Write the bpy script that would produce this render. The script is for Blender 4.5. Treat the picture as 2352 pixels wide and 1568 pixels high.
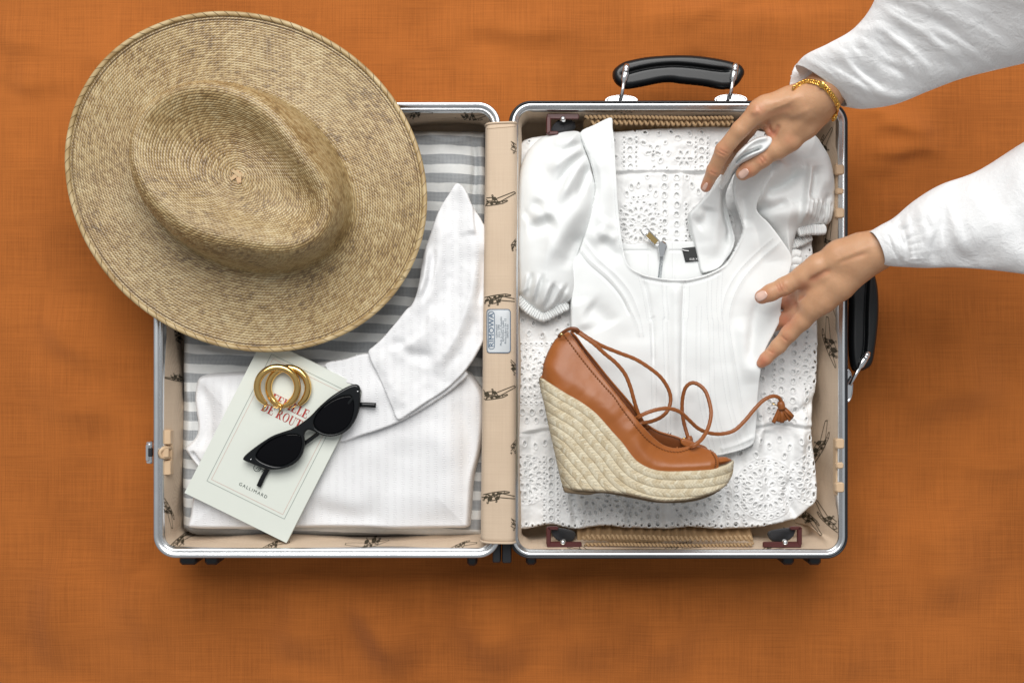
import bpy, math, random
import numpy as np
from mathutils import Vector
from mathutils.bvhtree import BVHTree

sc = bpy.context.scene
for _o in list(bpy.data.objects):
    bpy.data.objects.remove(_o)
rng = np.random.default_rng(7)
random.seed(7)

# ------------------------------------------------------------------ camera, light, exposure
ZR = 0.11            # height of the open suitcase rims above the cloth
CAMD = 1.40          # camera distance to that plane
ZC = ZR + CAMD
cam_d = bpy.data.cameras.new("camera")
cam = bpy.data.objects.new("camera", cam_d)
sc.collection.objects.link(cam)
cam.location = (0, 0, ZC)
cam_d.sensor_width = 36.0
cam_d.lens = 36.0 * CAMD / 1.176
cam_d.clip_start = 0.01
cam_d.clip_end = 50
sc.camera = cam

world = bpy.data.worlds.new("World")
sc.world = world
world.use_nodes = True
_wn = world.node_tree.nodes
_wl = world.node_tree.links
_bg = _wn["Background"]
_tc = _wn.new("ShaderNodeTexCoord")
_sx = _wn.new("ShaderNodeSeparateXYZ")
_mr = _wn.new("ShaderNodeMapRange")
_mr.inputs[1].default_value = -0.2
_mr.inputs[2].default_value = 1.0
_mr.inputs[3].default_value = 0.30
_mr.inputs[4].default_value = 1.0
_wl.new(_tc.outputs["Generated"], _sx.inputs[0])
_wl.new(_sx.outputs[2], _mr.inputs[0])
_mx = _wn.new("ShaderNodeMix"); _mx.data_type = 'RGBA'
_mx.inputs[6].default_value = (0.30, 0.27, 0.24, 1)
_mx.inputs[7].default_value = (0.94, 0.97, 1.0, 1)
_mr2 = _wn.new("ShaderNodeMapRange")                 # window wall (+y) brighter than the room behind
_mr2.inputs[1].default_value = -1.0; _mr2.inputs[2].default_value = 1.0
_mr2.inputs[3].default_value = 0.78; _mr2.inputs[4].default_value = 1.22
_wl.new(_sx.outputs[1], _mr2.inputs[0])
_ml = _wn.new("ShaderNodeMath"); _ml.operation = 'MULTIPLY'; _ml.inputs[1].default_value = 0.40
_wl.new(_mr2.outputs[0], _ml.inputs[0]); _wl.new(_ml.outputs[0], _bg.inputs[1])
_wl.new(_mr.outputs[0], _mx.inputs[0])
_wl.new(_mx.outputs[2], _bg.inputs[0])
_bg.inputs[1].default_value = 0.44

def area_light(name, loc, target, sx, sy, power, col):
    d = bpy.data.lights.new(name, 'AREA')
    d.shape = 'RECTANGLE'; d.size = sx; d.size_y = sy
    d.energy = power; d.color = col
    o = bpy.data.objects.new(name, d)
    sc.collection.objects.link(o)
    o.location = loc
    o.rotation_euler = (Vector(target) - Vector(loc)).to_track_quat('-Z', 'Y').to_euler()
    return o
area_light("window_light", (-0.10, 1.55, 2.35), (0.0, 0.0, 0.0), 2.2, 1.9, 84.0, (1.0, 0.985, 0.96))

vs = sc.view_settings
vs.view_transform = 'Standard'; vs.look = 'None'; vs.gamma = 1.0
vs.exposure = 0.0
vs.use_curve_mapping = False

# ------------------------------------------------------------------ helpers
def S(z):                       # metres per photo pixel (2352 wide) on the plane at height z
    return (ZC - z) / CAMD / 2000.0
def W(px, py, z, zr=None):
    k = S(z if zr is None else zr)
    return ((px - 1176.0) * k, (784.0 - py) * k, z)
# traced close-ups -> photo pixels
def zc(a, bx, by):
    return lambda pts: [(x * a + bx, y * a + by) for x, y in pts]
Z1 = zc(.525, 117.6, 0.0)
Z2 = zc(.39369, 323.4, 705.6)
Z3 = zc(.41258, 1117.2, 88.2)
Z4 = zc(.41258, 1117.2, 676.2)
ZA = zc(.22504, 1587.6, 117.6)
ZB = zc(.22496, 1675.8, 499.8)
ZG = zc(.22503, 529.2, 782.0)
ZH = zc(.15, 1381.8, 111.7)
ZS = zc(.37486, 940.8, 411.6)

def link(o, parent=None):
    sc.collection.objects.link(o)
    if parent is not None:
        o.parent = parent
        o.matrix_parent_inverse = Vector_identity(parent)
    return o
def Vector_identity(parent):
    bpy.context.view_layer.update()
    return parent.matrix_world.inverted()
def mesh_data(name, V, F, smooth=True, uv=None, attrs=None):
    me = bpy.data.meshes.new(name)
    V = np.asarray(V, dtype=np.float32)
    if isinstance(F, np.ndarray):
        n, k = F.shape
        me.vertices.add(len(V)); me.vertices.foreach_set("co", V.ravel())
        me.loops.add(n * k); me.loops.foreach_set("vertex_index", F.astype(np.int32).ravel())
        me.polygons.add(n)
        me.polygons.foreach_set("loop_start", np.arange(0, n * k, k, dtype=np.int32))
        me.update(calc_edges=True)
        me.validate()
    else:
        me.from_pydata([tuple(map(float, v)) for v in V], [], [tuple(map(int, f)) for f in F])
        me.update()
    if smooth:
        me.polygons.foreach_set("use_smooth", np.ones(len(me.polygons), dtype=bool))
    if uv is not None:
        ul = me.uv_layers.new(name="UVMap")
        vi = np.empty(len(me.loops), dtype=np.int32)
        me.loops.foreach_get("vertex_index", vi)
        ul.data.foreach_set("uv", np.asarray(uv, dtype=np.float32)[vi].ravel())
    if attrs:
        for k_, a in attrs.items():
            at = me.attributes.new(k_, 'FLOAT', 'POINT')
            at.data.foreach_set("value", np.asarray(a, dtype=np.float32))
    return me
def mobj(name, V, F, mat, parent=None, smooth=True, uv=None, attrs=None):
    me = mesh_data(name, V, F, smooth, uv, attrs)
    o = bpy.data.objects.new(name, me)
    if mat: me.materials.append(mat)
    return link(o, parent)
def copy_of(o, parent, matrix):
    c = o.copy(); sc.collection.objects.link(c); c.parent = parent
    c.matrix_parent_inverse = parent.matrix_world.inverted()
    c.matrix_world = matrix
    return c
def thing(name, label, cat, loc=(0, 0, 0), group=None):
    o = bpy.data.objects.new(name, None)
    o.location = loc; o.empty_display_size = 0.02
    sc.collection.objects.link(o)
    o["label"] = label; o["category"] = cat
    if group: o["group"] = group
    bpy.context.view_layer.update()
    return o

def catmull(pts, n=8, closed=False):
    P = np.asarray(pts, float); m = len(P); out = []
    rngi = range(m if closed else m - 1)
    for i in rngi:
        if closed:
            p0, p1, p2, p3 = P[i - 1], P[i], P[(i + 1) % m], P[(i + 2) % m]
        else:
            p1, p2 = P[i], P[i + 1]
            p0 = P[i - 1] if i > 0 else 2 * p1 - p2
            p3 = P[i + 2] if i + 2 < m else 2 * p2 - p1
        # centripetal-ish: plain uniform is fine for dense traces
        for k in range(n):
            t = k / n
            out.append(0.5 * ((2 * p1) + (-p0 + p2) * t + (2 * p0 - 5 * p1 + 4 * p2 - p3) * t * t + (-p0 + 3 * p1 - 3 * p2 + p3) * t ** 3))
    if not closed: out.append(P[-1])
    return np.array(out)
def smoothstep(a, b, x):
    t = np.clip((x - a) / (b - a), 0, 1)
    return t * t * (3 - 2 * t)
def vnoise(X, Y, scale, seed=0):
    g = np.random.default_rng(seed).random((128, 128))
    x = X / scale; y = Y / scale
    xi = np.floor(x).astype(int); yi = np.floor(y).astype(int)
    fx = x - xi; fy = y - yi
    fx = fx ** 3 * (fx * (6 * fx - 15) + 10); fy = fy ** 3 * (fy * (6 * fy - 15) + 10)
    a = g[xi % 128, yi % 128]; b = g[(xi + 1) % 128, yi % 128]
    c = g[xi % 128, (yi + 1) % 128]; d = g[(xi + 1) % 128, (yi + 1) % 128]
    return (a * (1 - fx) + b * fx) * (1 - fy) + (c * (1 - fx) + d * fx) * fy - 0.5
def fbm(X, Y, scale, seed=0, oct=3):
    r = 0; a = 1
    for i in range(oct):
        r = r + a * vnoise(X + 17.3 * i, Y - 9.1 * i, scale / 2 ** i, seed + i); a *= .5
    return r
def ridged(X, Y, scale, seed=0):
    return 1 - np.abs(vnoise(X, Y, scale, seed)) * 4
def seg_dist(X, Y, P, closed=False):
    """distance and arclength parameter to a polyline"""
    P = np.asarray(P, float)
    Q = np.roll(P, -1, 0) if closed else P[1:]
    A = P if closed else P[:-1]
    best = np.full(X.shape, 1e18); par = np.zeros(X.shape); side = np.zeros(X.shape)
    acc = 0.0
    for a, b in zip(A, Q):
        d = b - a; L2 = d @ d
        if L2 < 1e-12: continue
        L = math.sqrt(L2)
        t = np.clip(((X - a[0]) * d[0] + (Y - a[1]) * d[1]) / L2, 0, 1)
        dx = X - (a[0] + t * d[0]); dy = Y - (a[1] + t * d[1])
        q = dx * dx + dy * dy
        m = q < best
        best = np.where(m, q, best); par = np.where(m, acc + t * L, par)
        side = np.where(m, np.sign(d[0] * dy - d[1] * dx), side)
        acc += L
    return np.sqrt(best), par, acc, side
def poly_sd(X, Y, P):
    """signed distance, inside positive, and the nearest boundary point"""
    P = np.asarray(P, float); Q = np.roll(P, -1, 0)
    best = np.full(X.shape, 1e18); nx = np.zeros(X.shape); ny = np.zeros(X.shape)
    ins = np.zeros(X.shape, bool)
    for a, b in zip(P, Q):
        d = b - a; L2 = d @ d
        if L2 < 1e-12: continue
        t = np.clip(((X - a[0]) * d[0] + (Y - a[1]) * d[1]) / L2, 0, 1)
        cx = a[0] + t * d[0]; cy = a[1] + t * d[1]
        q = (X - cx) ** 2 + (Y - cy) ** 2
        m = q < best
        best = np.where(m, q, best); nx = np.where(m, cx, nx); ny = np.where(m, cy, ny)
        if a[1] != b[1]:
            c = ((a[1] > Y) != (b[1] > Y)) & (X < (b[0] - a[0]) * (Y - a[1]) / (b[1] - a[1]) + a[0])
            ins ^= c
    d = np.sqrt(best)
    return np.where(ins, d, -d), nx, ny
def _local(X, Y, P, m):
    lo = P.min(0) - m; hi = P.max(0) + m
    return (X > lo[0]) & (X < hi[0]) & (Y > lo[1]) & (Y < hi[1])
def fold(X, Y, pts, width, amp, taper=0.25, sharp=False):
    X = np.asarray(X, float); Y = np.asarray(Y, float)
    P = catmull(pts, 4); out = np.zeros(X.shape)
    m = _local(X, Y, P, width * (6 if sharp else 2.8))
    if not m.any(): return out
    d, s, L, _ = seg_dist(X[m], Y[m], P)
    e = np.minimum(s, L - s) / max(L, 1e-6)
    tp = smoothstep(-0.02, taper, e)
    out[m] = amp * tp * (np.exp(-d / width) if sharp else np.exp(-(d / width) ** 2))
    return out
def asym(X, Y, pts, wl, wr, amp, taper=0.2):
    """fold with a steep flank and a soft flank"""
    X = np.asarray(X, float); Y = np.asarray(Y, float)
    P = catmull(pts, 4); out = np.zeros(X.shape)
    m = _local(X, Y, P, max(wl, wr) * 2.8)
    if not m.any(): return out
    d, s, L, sd = seg_dist(X[m], Y[m], P)
    w = np.where(sd > 0, wl, wr)
    e = np.minimum(s, L - s) / max(L, 1e-6)
    out[m] = amp * smoothstep(-0.02, taper, e) * np.exp(-(d / w) ** 2)
    return out

class Patch:
    """a cloth-like height field over a traced outline, xy fixed at one reference height"""
    def __init__(self, outline, zref, h, edge=(0.004, 6.0), sub=5, smooth=True):
        self.P = catmull(outline, sub, True) if smooth else np.asarray(outline, float)
        self.zref = zref; self.h = h; self.edge = edge
    def z(self, X, Y, d=None):
        X = np.asarray(X, float); Y = np.asarray(Y, float)
        if d is None:
            d, _, _ = poly_sd(X, Y, self.P)
        z = self.h(X, Y, d)
        dr, r = self.edge
        t = np.clip(d / r, 0, 1)
        return z - dr * (1 - np.sqrt(np.clip(1 - (1 - t) ** 2, 0, 1)))
    def world(self, X, Y, z):
        k = S(self.zref)
        return np.stack([(X - 1176.0) * k, (784.0 - Y) * k, z], -1)
    def build(self, name, mat, parent=None, step=2.5, holes=None, back=None, keep=None):
        P = self.P
        x0, y0 = P.min(0) - step; x1, y1 = P.max(0) + step
        xs = np.arange(x0, x1 + step, step); ys = np.arange(y0, y1 + step, step)
        X, Y = np.meshgrid(xs, ys, indexing='ij')
        d, nx, ny = poly_sd(X, Y, P)
        ins = d > 0
        cell = ins[:-1, :-1] | ins[1:, :-1] | ins[1:, 1:] | ins[:-1, 1:]
        near = (~ins) | (d < 0.25 * step)
        Xs = np.where(near, nx, X); Ys = np.where(near, ny, Y); ds = np.where(near, 0, d)
        Z = self.z(Xs, Ys, ds)
        if holes is not None:
            dz, hm = holes(Xs, Ys)
            Z = Z + dz
            hc = hm[:-1, :-1] & hm[1:, :-1] & hm[1:, 1:] & hm[:-1, 1:]
            cell &= ~hc
        if keep is not None:
            kk = keep(Xs, Ys)
            cell &= (kk[:-1, :-1] & kk[1:, :-1] & kk[1:, 1:] & kk[:-1, 1:])
        idx = np.arange(X.size).reshape(X.shape)
        F = np.stack([idx[:-1, :-1], idx[:-1, 1:], idx[1:, 1:], idx[1:, :-1]], -1)[cell]
        used = np.zeros(X.size, bool); used[F.ravel()] = True
        remap = np.cumsum(used) - 1
        V = self.world(Xs.ravel()[used], Ys.ravel()[used], Z.ravel()[used])
        uv = np.stack([Xs.ravel()[used] / 100, -Ys.ravel()[used] / 100], -1)
        F = remap[F]
        if back is not None:             # mirrored underside -> closed pillow
            Vb = V.copy()
            Vb[:, 2] = back(Xs.ravel()[used], Ys.ravel()[used], ds.ravel()[used])
            n = len(V)
            V = np.concatenate([V, Vb]); uv = np.concatenate([uv, uv])
            F = np.concatenate([F, F[:, ::-1] + n])
        self.V = V; self.F = F
        o = mobj(name, V, F, mat, parent, True, uv)
        self.obj = o
        return o
    def bvh(self):
        return BVHTree.FromPolygons([tuple(map(float, v)) for v in self.V], [tuple(map(int, f)) for f in self.F])

def tube(path, rad, n=8, closed=False, flat=1.0, caps=True, twist=None):
    """sweep a circle; path in metres"""
    P = np.asarray(path, float); m = len(P)
    rad = np.broadcast_to(np.asarray(rad, float), (m,))
    if closed:
        T = np.roll(P, -1, 0) - np.roll(P, 1, 0)
    else:
        T = np.gradient(P, axis=0)
    T /= np.linalg.norm(T, axis=1)[:, None] + 1e-12
    up = np.array([0, 0, 1.0])
    V = []; uv = []
    acc = 0
    for i in range(m):
        if i: acc += np.linalg.norm(P[i] - P[i - 1])
        s = np.cross(T[i], up)
        if np.linalg.norm(s) < 1e-3: s = np.cross(T[i], np.array([0, 1.0, 0]))
        s /= np.linalg.norm(s); b = np.cross(s, T[i])
        for k in range(n):
            a = 2 * math.pi * k / n
            V.append(P[i] + rad[i] * (math.cos(a) * s + flat * math.sin(a) * b))
            uv.append((acc * 100, k / n))
    F = []
    for i in range(m if closed else m - 1):
        j = (i + 1) % m
        for k in range(n):
            l = (k + 1) % n
            F.append((i * n + k, i * n + l, j * n + l, j * n + k))
    if caps and not closed:
        F.append(tuple(range(n))[::-1]); F.append(tuple((m - 1) * n + k for k in range(n)))
    return np.array(V), F, np.array(uv)
def tube_obj(name, path, rad, mat, parent=None, **kw):
    V, F, uv = tube(path, rad, **kw)
    return mobj(name, V, F, mat, parent, True, uv)
def loft(rings, closed=True, cap0=False, cap1=False):
    R = [np.asarray(r, float) for r in rings]; n = len(R[0])
    V = np.concatenate(R); F = []
    for i in range(len(R) - 1):
        for k in range(n if closed else n - 1):
            l = (k + 1) % n
            F.append((i * n + k, i * n + l, (i + 1) * n + l, (i + 1) * n + k))
    if cap0: F.append(tuple(range(n))[::-1])
    if cap1: F.append(tuple((len(R) - 1) * n + k for k in range(n)))
    return V, F
class MB:
    def __init__(self): self.V = []; self.F = []
    def add(self, V, F):
        b = len(self.V); self.V += [tuple(v) for v in V]; self.F += [tuple(i + b for i in f) for f in F]
    def box(self, c, s, rz=0.0, bev=0.0):
        x, y, z = s[0] / 2, s[1] / 2, s[2] / 2
        ca, sa = math.cos(rz), math.sin(rz)
        if bev <= 0:
            pts = [(i * x, j * y, k * z) for k in (-1, 1) for i, j in ((-1, -1), (1, -1), (1, 1), (-1, 1))]
            F = [(3, 2, 1, 0), (4, 5, 6, 7), (0, 1, 5, 4), (1, 2, 6, 5), (2, 3, 7, 6), (3, 0, 4, 7)]
        else:
            b = bev; base = []
            for (X, Y, sx, sy) in ((x, y, 1, 1), (-x, y, -1, 1), (-x, -y, -1, -1), (x, -y, 1, -1)):
                if sx * sy > 0: base += [(X, Y - sy * b), (X - sx * b, Y)]
                else: base += [(X - sx * b, Y), (X, Y - sy * b)]
            ins = [(a[0] * (x - b * .7) / x, a[1] * (y - b * .7) / y) for a in base]
            rings = [[(a[0], a[1], -z + b) for a in base], [(a[0], a[1], z - b) for a in base], [(a[0], a[1], z) for a in ins]]
            pts = [p for r in rings for p in r]; n = 8; F = []
            for i in range(2):
                for k in range(n):
                    F.append((i * n + k, i * n + (k + 1) % n, (i + 1) * n + (k + 1) % n, (i + 1) * n + k))
            F.append(tuple(range(16, 24))); F.append(tuple(range(7, -1, -1)))
        self.add([(c[0] + p[0] * ca - p[1] * sa, c[1] + p[0] * sa + p[1] * ca, c[2] + p[2]) for p in pts], F)
    def obj(self, name, mat, parent=None, smooth=False):
        return mobj(name, np.array(self.V), self.F, mat, parent, smooth)
def box_obj(name, c, s, mat, parent=None, rz=0.0, bev=0.0):
    m = MB(); m.box(c, s, rz, bev); return m.obj(name, mat, parent)
def dome_obj(name, c, r, h, mat, parent=None, n=14, m=5):
    rings = []
    for i in range(m):
        a = i / m * math.pi / 2
        rings.append([(c[0] + r * math.cos(a) * math.cos(2 * math.pi * k / n), c[1] + r * math.cos(a) * math.sin(2 * math.pi * k / n), c[2] + h * math.sin(a)) for k in range(n)])
    V, F = loft(rings, cap1=True)
    return mobj(name, V, F, mat, parent, True)
def ribbon(path, normals, w, lift=0.0003):
    P = np.asarray(path, float); N = np.asarray(normals, float)
    T = np.gradient(P, axis=0); T /= np.linalg.norm(T, axis=1)[:, None] + 1e-12
    Sd = np.cross(N, T); Sd /= np.linalg.norm(Sd, axis=1)[:, None] + 1e-12
    A = P + Sd * w / 2 + N * lift; B = P - Sd * w / 2 + N * lift
    n = len(P); V = np.concatenate([A, B])
    F = [(n + i, n + i + 1, i + 1, i) for i in range(n - 1)]
    return V, F
def text_mesh(s, size=1.0, align='LEFT', spacing=1.0, shear=0.0):
    cu = bpy.data.curves.new("t", 'FONT'); cu.body = s; cu.size = size; cu.align_x = align
    cu.space_character = spacing; cu.shear = shear
    cu.resolution_u = 3
    o = bpy.data.objects.new("t", cu); sc.collection.objects.link(o)
    dg = bpy.context.evaluated_depsgraph_get()
    me = bpy.data.meshes.new_from_object(o.evaluated_get(dg))
    V = np.array([v.co[:] for v in me.vertices]).reshape(-1, 3); F = [tuple(p.vertices) for p in me.polygons]
    bpy.data.objects.remove(o); bpy.data.curves.remove(cu); bpy.data.meshes.remove(me)
    return V, F

# ------------------------------------------------------------------ materials
class N:
    def __init__(self, name):
        self.m = bpy.data.materials.new(name); self.m.use_nodes = True
        self.t = self.m.node_tree; self.b = self.t.nodes["Principled BSDF"]
    def n(self, t, **kw):
        x = self.t.nodes.new("ShaderNode" + t)
        for k, v in kw.items(): setattr(x, k, v)
        return x
    def l(self, a, b): self.t.links.new(a, b)
    def val(self, s, v):
        self.b.inputs[s].default_value = v
    def math(self, op, a, b=None, c=None):
        x = self.n("Math", operation=op)
        for i, q in enumerate((a, b, c)):
            if q is None: continue
            if isinstance(q, (int, float)): x.inputs[i].default_value = q
            else: self.l(q, x.inputs[i])
        return x.outputs[0]
    def mix(self, f, a, b, mode='MIX'):
        x = self.n("Mix", data_type='RGBA', blend_type=mode)
        for i, q in ((0, f), (6, a), (7, b)):
            if isinstance(q, (int, float)): x.inputs[i].default_value = q
            elif isinstance(q, tuple): x.inputs[i].default_value = (*q, 1)
            else: self.l(q, x.inputs[i])
        return x.outputs[2]
    def noise(self, vec, scale, detail=3, rough=.5, dist=0):
        x = self.n("TexNoise"); x.inputs["Scale"].default_value = scale; x.inputs["Detail"].default_value = detail
        x.inputs["Roughness"].default_value = rough; x.inputs["Distortion"].default_value = dist
        if vec is not None: self.l(vec, x.inputs["Vector"])
        return x.outputs["Fac"]
    def obj(self, scale=(1, 1, 1), rot=(0, 0, 0), which="Object"):
        t = self.n("TexCoord"); m = self.n("Mapping")
        m.inputs["Scale"].default_value = scale; m.inputs["Rotation"].default_value = rot
        self.l(t.outputs[which], m.inputs["Vector"]); return m.outputs[0]
    def ramp(self, f, stops):
        r = self.n("ValToRGB"); e = r.color_ramp.elements
        while len(e) > 1: e.remove(e[-1])
        e[0].position = stops[0][0]; e[0].color = (*stops[0][1], 1)
        for p, c in stops[1:]:
            q = e.new(p); q.color = (*c, 1)
        self.l(f, r.inputs[0]); return r.outputs[0]
    def bump(self, h, strength=.3, dist=.001, normal=None):
        x = self.n("Bump"); x.inputs["Strength"].default_value = strength; x.inputs["Distance"].default_value = dist
        self.l(h, x.inputs["Height"])
        if normal is not None: self.l(normal, x.inputs["Normal"])
        self.l(x.outputs[0], self.b.inputs["Normal"]); return x.outputs[0]
    def col(self, c):
        if isinstance(c, tuple): self.b.inputs["Base Color"].default_value = (*c, 1)
        else: self.l(c, self.b.inputs["Base Color"])

def simple(name, c, rough=.5, metal=0.0, bump=None, var=0.0, coat=0.0, spec=.5):
    m = N(name); v = m.obj()
    if var > 0:
        f = m.noise(v, 60, 4)
        m.col(m.mix(f, tuple(x * (1 - var) for x in c), tuple(min(1, x * (1 + var)) for x in c)))
    else: m.col(c)
    m.val("Roughness", rough); m.val("Metallic", metal); m.val("Specular IOR Level", spec)
    if coat: m.val("Coat Weight", coat); m.val("Coat Roughness", .1)
    if bump: m.bump(m.noise(v, bump[0], 3), bump[1], bump[2])
    return m.m

def weave_mat(name, c1, c2, threads, rough=.85, bstr=.4, slub=.35, rot=0.0, sheen=.1, patch=.12):
    """plain weave with slubs; threads per metre"""
    m = N(name); v = m.obj(rot=(0, 0, rot))
    wx = m.n("TexWave", wave_type='BANDS', bands_direction='X'); wy = m.n("TexWave", wave_type='BANDS', bands_direction='Y')
    for w in (wx, wy):
        w.inputs["Scale"].default_value = threads * .314
        w.inputs["Distortion"].default_value = 1.2; w.inputs["Detail"].default_value = 2; w.inputs["Detail Scale"].default_value = .6
        m.l(v, w.inputs["Vector"])
    hx = m.noise(m.obj((14, threads * .55, 1), (0, 0, rot)), 1.0, 3, .6)
    hy = m.noise(m.obj((threads * .55, 14, 1), (0, 0, rot)), 1.0, 3, .6)
    sl = m.math('MAXIMUM', hx, hy)
    w = m.math('MULTIPLY', m.math('ADD', wx.outputs["Fac"], wy.outputs["Fac"]), .5)
    f = m.math('ADD', m.math('MULTIPLY', w, 1 - slub), m.math('MULTIPLY', m.math('SUBTRACT', m.math('ADD', hx, hy), .25), slub))
    big = m.noise(v, 5.0, 4, .6)
    f2 = m.math('ADD', f, m.math('MULTIPLY', m.math('SUBTRACT', big, .5), patch * 4))
    m.col(m.ramp(f2, [(0.15, c1), (0.80, c2)]))
    m.val("Roughness", rough); m.val("Sheen Weight", sheen); m.val("Specular IOR Level", .2)
    m.bump(m.math('ADD', w, m.math('MULTIPLY', sl, .9)), bstr, .0006)
    return m.m

M = {}
M['linen'] = weave_mat('orange_linen', (.195, .0515, .0080), (.535, .162, .0300), 1250, .9, .45, .48, patch=.19)
M['lining'] = weave_mat('beige_lining', (.54, .40, .28), (.69, .545, .405), 1900, .8, .25, .45)
M['alu'] = N('aluminium')
_m = M['alu']; _v = _m.obj((900, 900, 40)); _f = _m.noise(_m.obj((30, 30, 900)), 1.0, 3)
_m.col(_m.ramp(_f, [(.3, (.72, .735, .75)), (.7, (.82, .835, .85))])); _m.val("Metallic", 1.0); _m.val("Roughness", .27)
M['alu'] = _m.m
M['black'] = simple('black_plastic', (.012, .013, .016), .42, bump=(500, .1, .0004))
M['edging'] = simple('dark_edging', (.010, .012, .016), .4)
M['leather_black'] = simple('black_leather', (.006, .007, .008), .33, bump=(2600, .08, .0002))
M['chrome'] = simple('chrome', (.82, .83, .84), .12, 1.0, bump=(300, .06, .0005))
M['beige_plastic'] = simple('beige_plastic', (.64, .45, .28), .4, var=.06)
M['maroon'] = simple('maroon_plastic', (.085, .018, .016), .38)
M['elastic'] = simple('shaded_tan_elastic', (.44, .29, .155), .85, var=.15, bump=(900, .3, .0005))  # tan deepened: shade of the dark interior showing through is in the colour
M['print'] = simple('print_ink', (.055, .042, .022), .8)
M['plate'] = simple('silver_label', (.62, .645, .66), .4, .3)
M['plate_ink'] = simple('blue_label_ink', (.06, .12, .20), .5)
M['plate_grey'] = simple('grey_label_ink', (.18, .22, .26), .5)
M['gold'] = simple('gold', (.86, .56, .20), .13, 1.0)
M['gold_bright'] = simple('bracelet_gold', (.90, .56, .14), .2, 1.0)
M['brass'] = simple('brass', (.72, .52, .22), .22, 1.0)
M['sun_black'] = simple('black_acetate', (.005, .006, .007), .12, spec=.4)
M['lens'] = simple('dark_lens', (.003, .003, .004), .05, spec=.12)
M['cover'] = simple('book_cover', (.74, .77, .70), .55, bump=(900, .05, .0003), var=.015)
M['pages'] = simple('book_pages', (.72, .68, .58), .9)
M['ink_red'] = simple('red_ink', (.44, .035, .025), .6)
M['ink_dark'] = simple('dark_ink', (.10, .12, .11), .7)
M['ink_pale_red'] = simple('pale_red_line', (.60, .30, .24), .7)
M['ink_line'] = simple('grey_line', (.30, .35, .32), .7)
M['size_label'] = simple('black_satin_label', (.012, .013, .013), .55, bump=(1500, .3, .0004))
M['white_ink'] = simple('white_print', (.85, .85, .85), .6)
M['webbing'] = weave_mat('black_webbing', (.008, .008, .009), (.05, .05, .055), 900, .7, .8, .2, .6)
# more cloth materials ------------------------------------------------------------
def seersucker():
    m = N('white_seersucker'); t = m.n("TexCoord"); sx = m.n("SeparateXYZ"); m.l(t.outputs["UV"], sx.inputs[0])
    u = m.math('MULTIPLY', sx.outputs[0], 100 / 9.5); v = m.math('MULTIPLY', sx.outputs[1], 100 / 5.2)
    nz = m.noise(t.outputs["UV"], 26, 2)
    col = m.math('FLOOR', u); fu = m.math('FRACT', u)
    band = m.math('SMOOTH_MIN', m.math('MULTIPLY', m.math('SINE', m.math('MULTIPLY', fu, math.pi)), 2.0), 1.0, .3)
    ph = m.math('ADD', v, m.math('ADD', m.math('MULTIPLY', col, .37), m.math('MULTIPLY', nz, 1.6)))
    rip = m.math('MULTIPLY', m.math('SINE', m.math('MULTIPLY', ph, 2 * math.pi)), .5)
    flat = m.math('GREATER_THAN', m.math('FRACT', m.math('MULTIPLY', col, .5)), .25)
    h = m.math('MULTIPLY', m.math('MULTIPLY', band, rip), flat)
    m.col((.84, .84, .85)); m.val("Roughness", .9); m.val("Sheen Weight", .15); m.val("Specular IOR Level", .2)
    b = m.bump(h, .38, .0010)
    m.bump(m.noise(m.obj(), 1400, 2), .15, .0004, b)
    return m.m
def cotton(name, c, bs=.2, scale=1500, trans=0.0, crinkle=0.0):
    m = N(name); v = m.obj()
    m.col(c); m.val("Roughness", .9); m.val("Sheen Weight", .12); m.val("Specular IOR Level", .2)
    h = m.noise(v, scale, 2)
    if crinkle:
        h = m.math('ADD', m.math('MULTIPLY', h, .3), m.math('MULTIPLY', m.math('ADD', m.noise(v, 48, 6, .62, 1.1), m.math('MULTIPLY', m.noise(v, 150, 4, .6, .8), .35)), crinkle))
        m.bump(h, .45, .0055)
    else:
        m.bump(h, bs, .0004)
    if trans: m.val("Subsurface Weight", trans); m.val("Subsurface Radius", (.01, .01, .01))
    return m.m
def stripe_mat():
    m = N('grey_stripe_cotton'); t = m.n("TexCoord"); sx = m.n("SeparateXYZ"); m.l(t.outputs["UV"], sx.inputs[0])
    y = m.math('MULTIPLY', m.math('ADD', sx.outputs[1], m.math('MULTIPLY', sx.outputs[0], .045)), 100 / 44.0)
    wob = m.math('MULTIPLY', m.math('SUBTRACT', m.noise(t.outputs["UV"], 1.2, 2), .5), .25)
    f = m.math('FRACT', m.math('ADD', y, wob))
    edge = m.math('MULTIPLY', m.math('SUBTRACT', m.noise(t.outputs["UV"], 60, 2), .5), .06)
    st = m.math('GREATER_THAN', m.math('ADD', f, edge), .48)
    tw = m.n("TexChecker"); tw.inputs["Scale"].default_value = 46; tw.inputs[1].default_value = (0, 0, 0, 1); tw.inputs[2].default_value = (1, 1, 1, 1)
    mp = m.n("Mapping"); mp.inputs["Rotation"].default_value = (0, 0, .785); m.l(t.outputs["UV"], mp.inputs[0]); m.l(mp.outputs[0], tw.inputs[0])
    n1 = m.noise(t.outputs["UV"], 9, 4, .6)
    dark = m.mix(tw.outputs["Fac"], (.19, .20, .215), (.44, .455, .465))
    dark = m.mix(m.math('MULTIPLY', n1, .5), dark, (.45, .47, .48))
    light = m.mix(n1, (.66, .68, .68), (.80, .80, .78))
    m.col(m.mix(st, light, dark)); m.val("Roughness", .95); m.val("Specular IOR Level", .15)
    m.bump(m.math('ADD', m.noise(m.obj(), 1200, 2), tw.outputs["Fac"]), .25, .0005)
    return m.m
M['seersucker'] = seersucker()
M['eyelet'] = cotton('white_eyelet_cotton', (.86, .86, .855), .3, 1300)
M['eyelet_under'] = cotton('white_lining_cotton', (.86, .86, .845), .2)
M['shirt_sleeve'] = cotton('white_linen_sleeve', (.89, .895, .90), crinkle=1.0)
M['stripe'] = stripe_mat()
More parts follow.
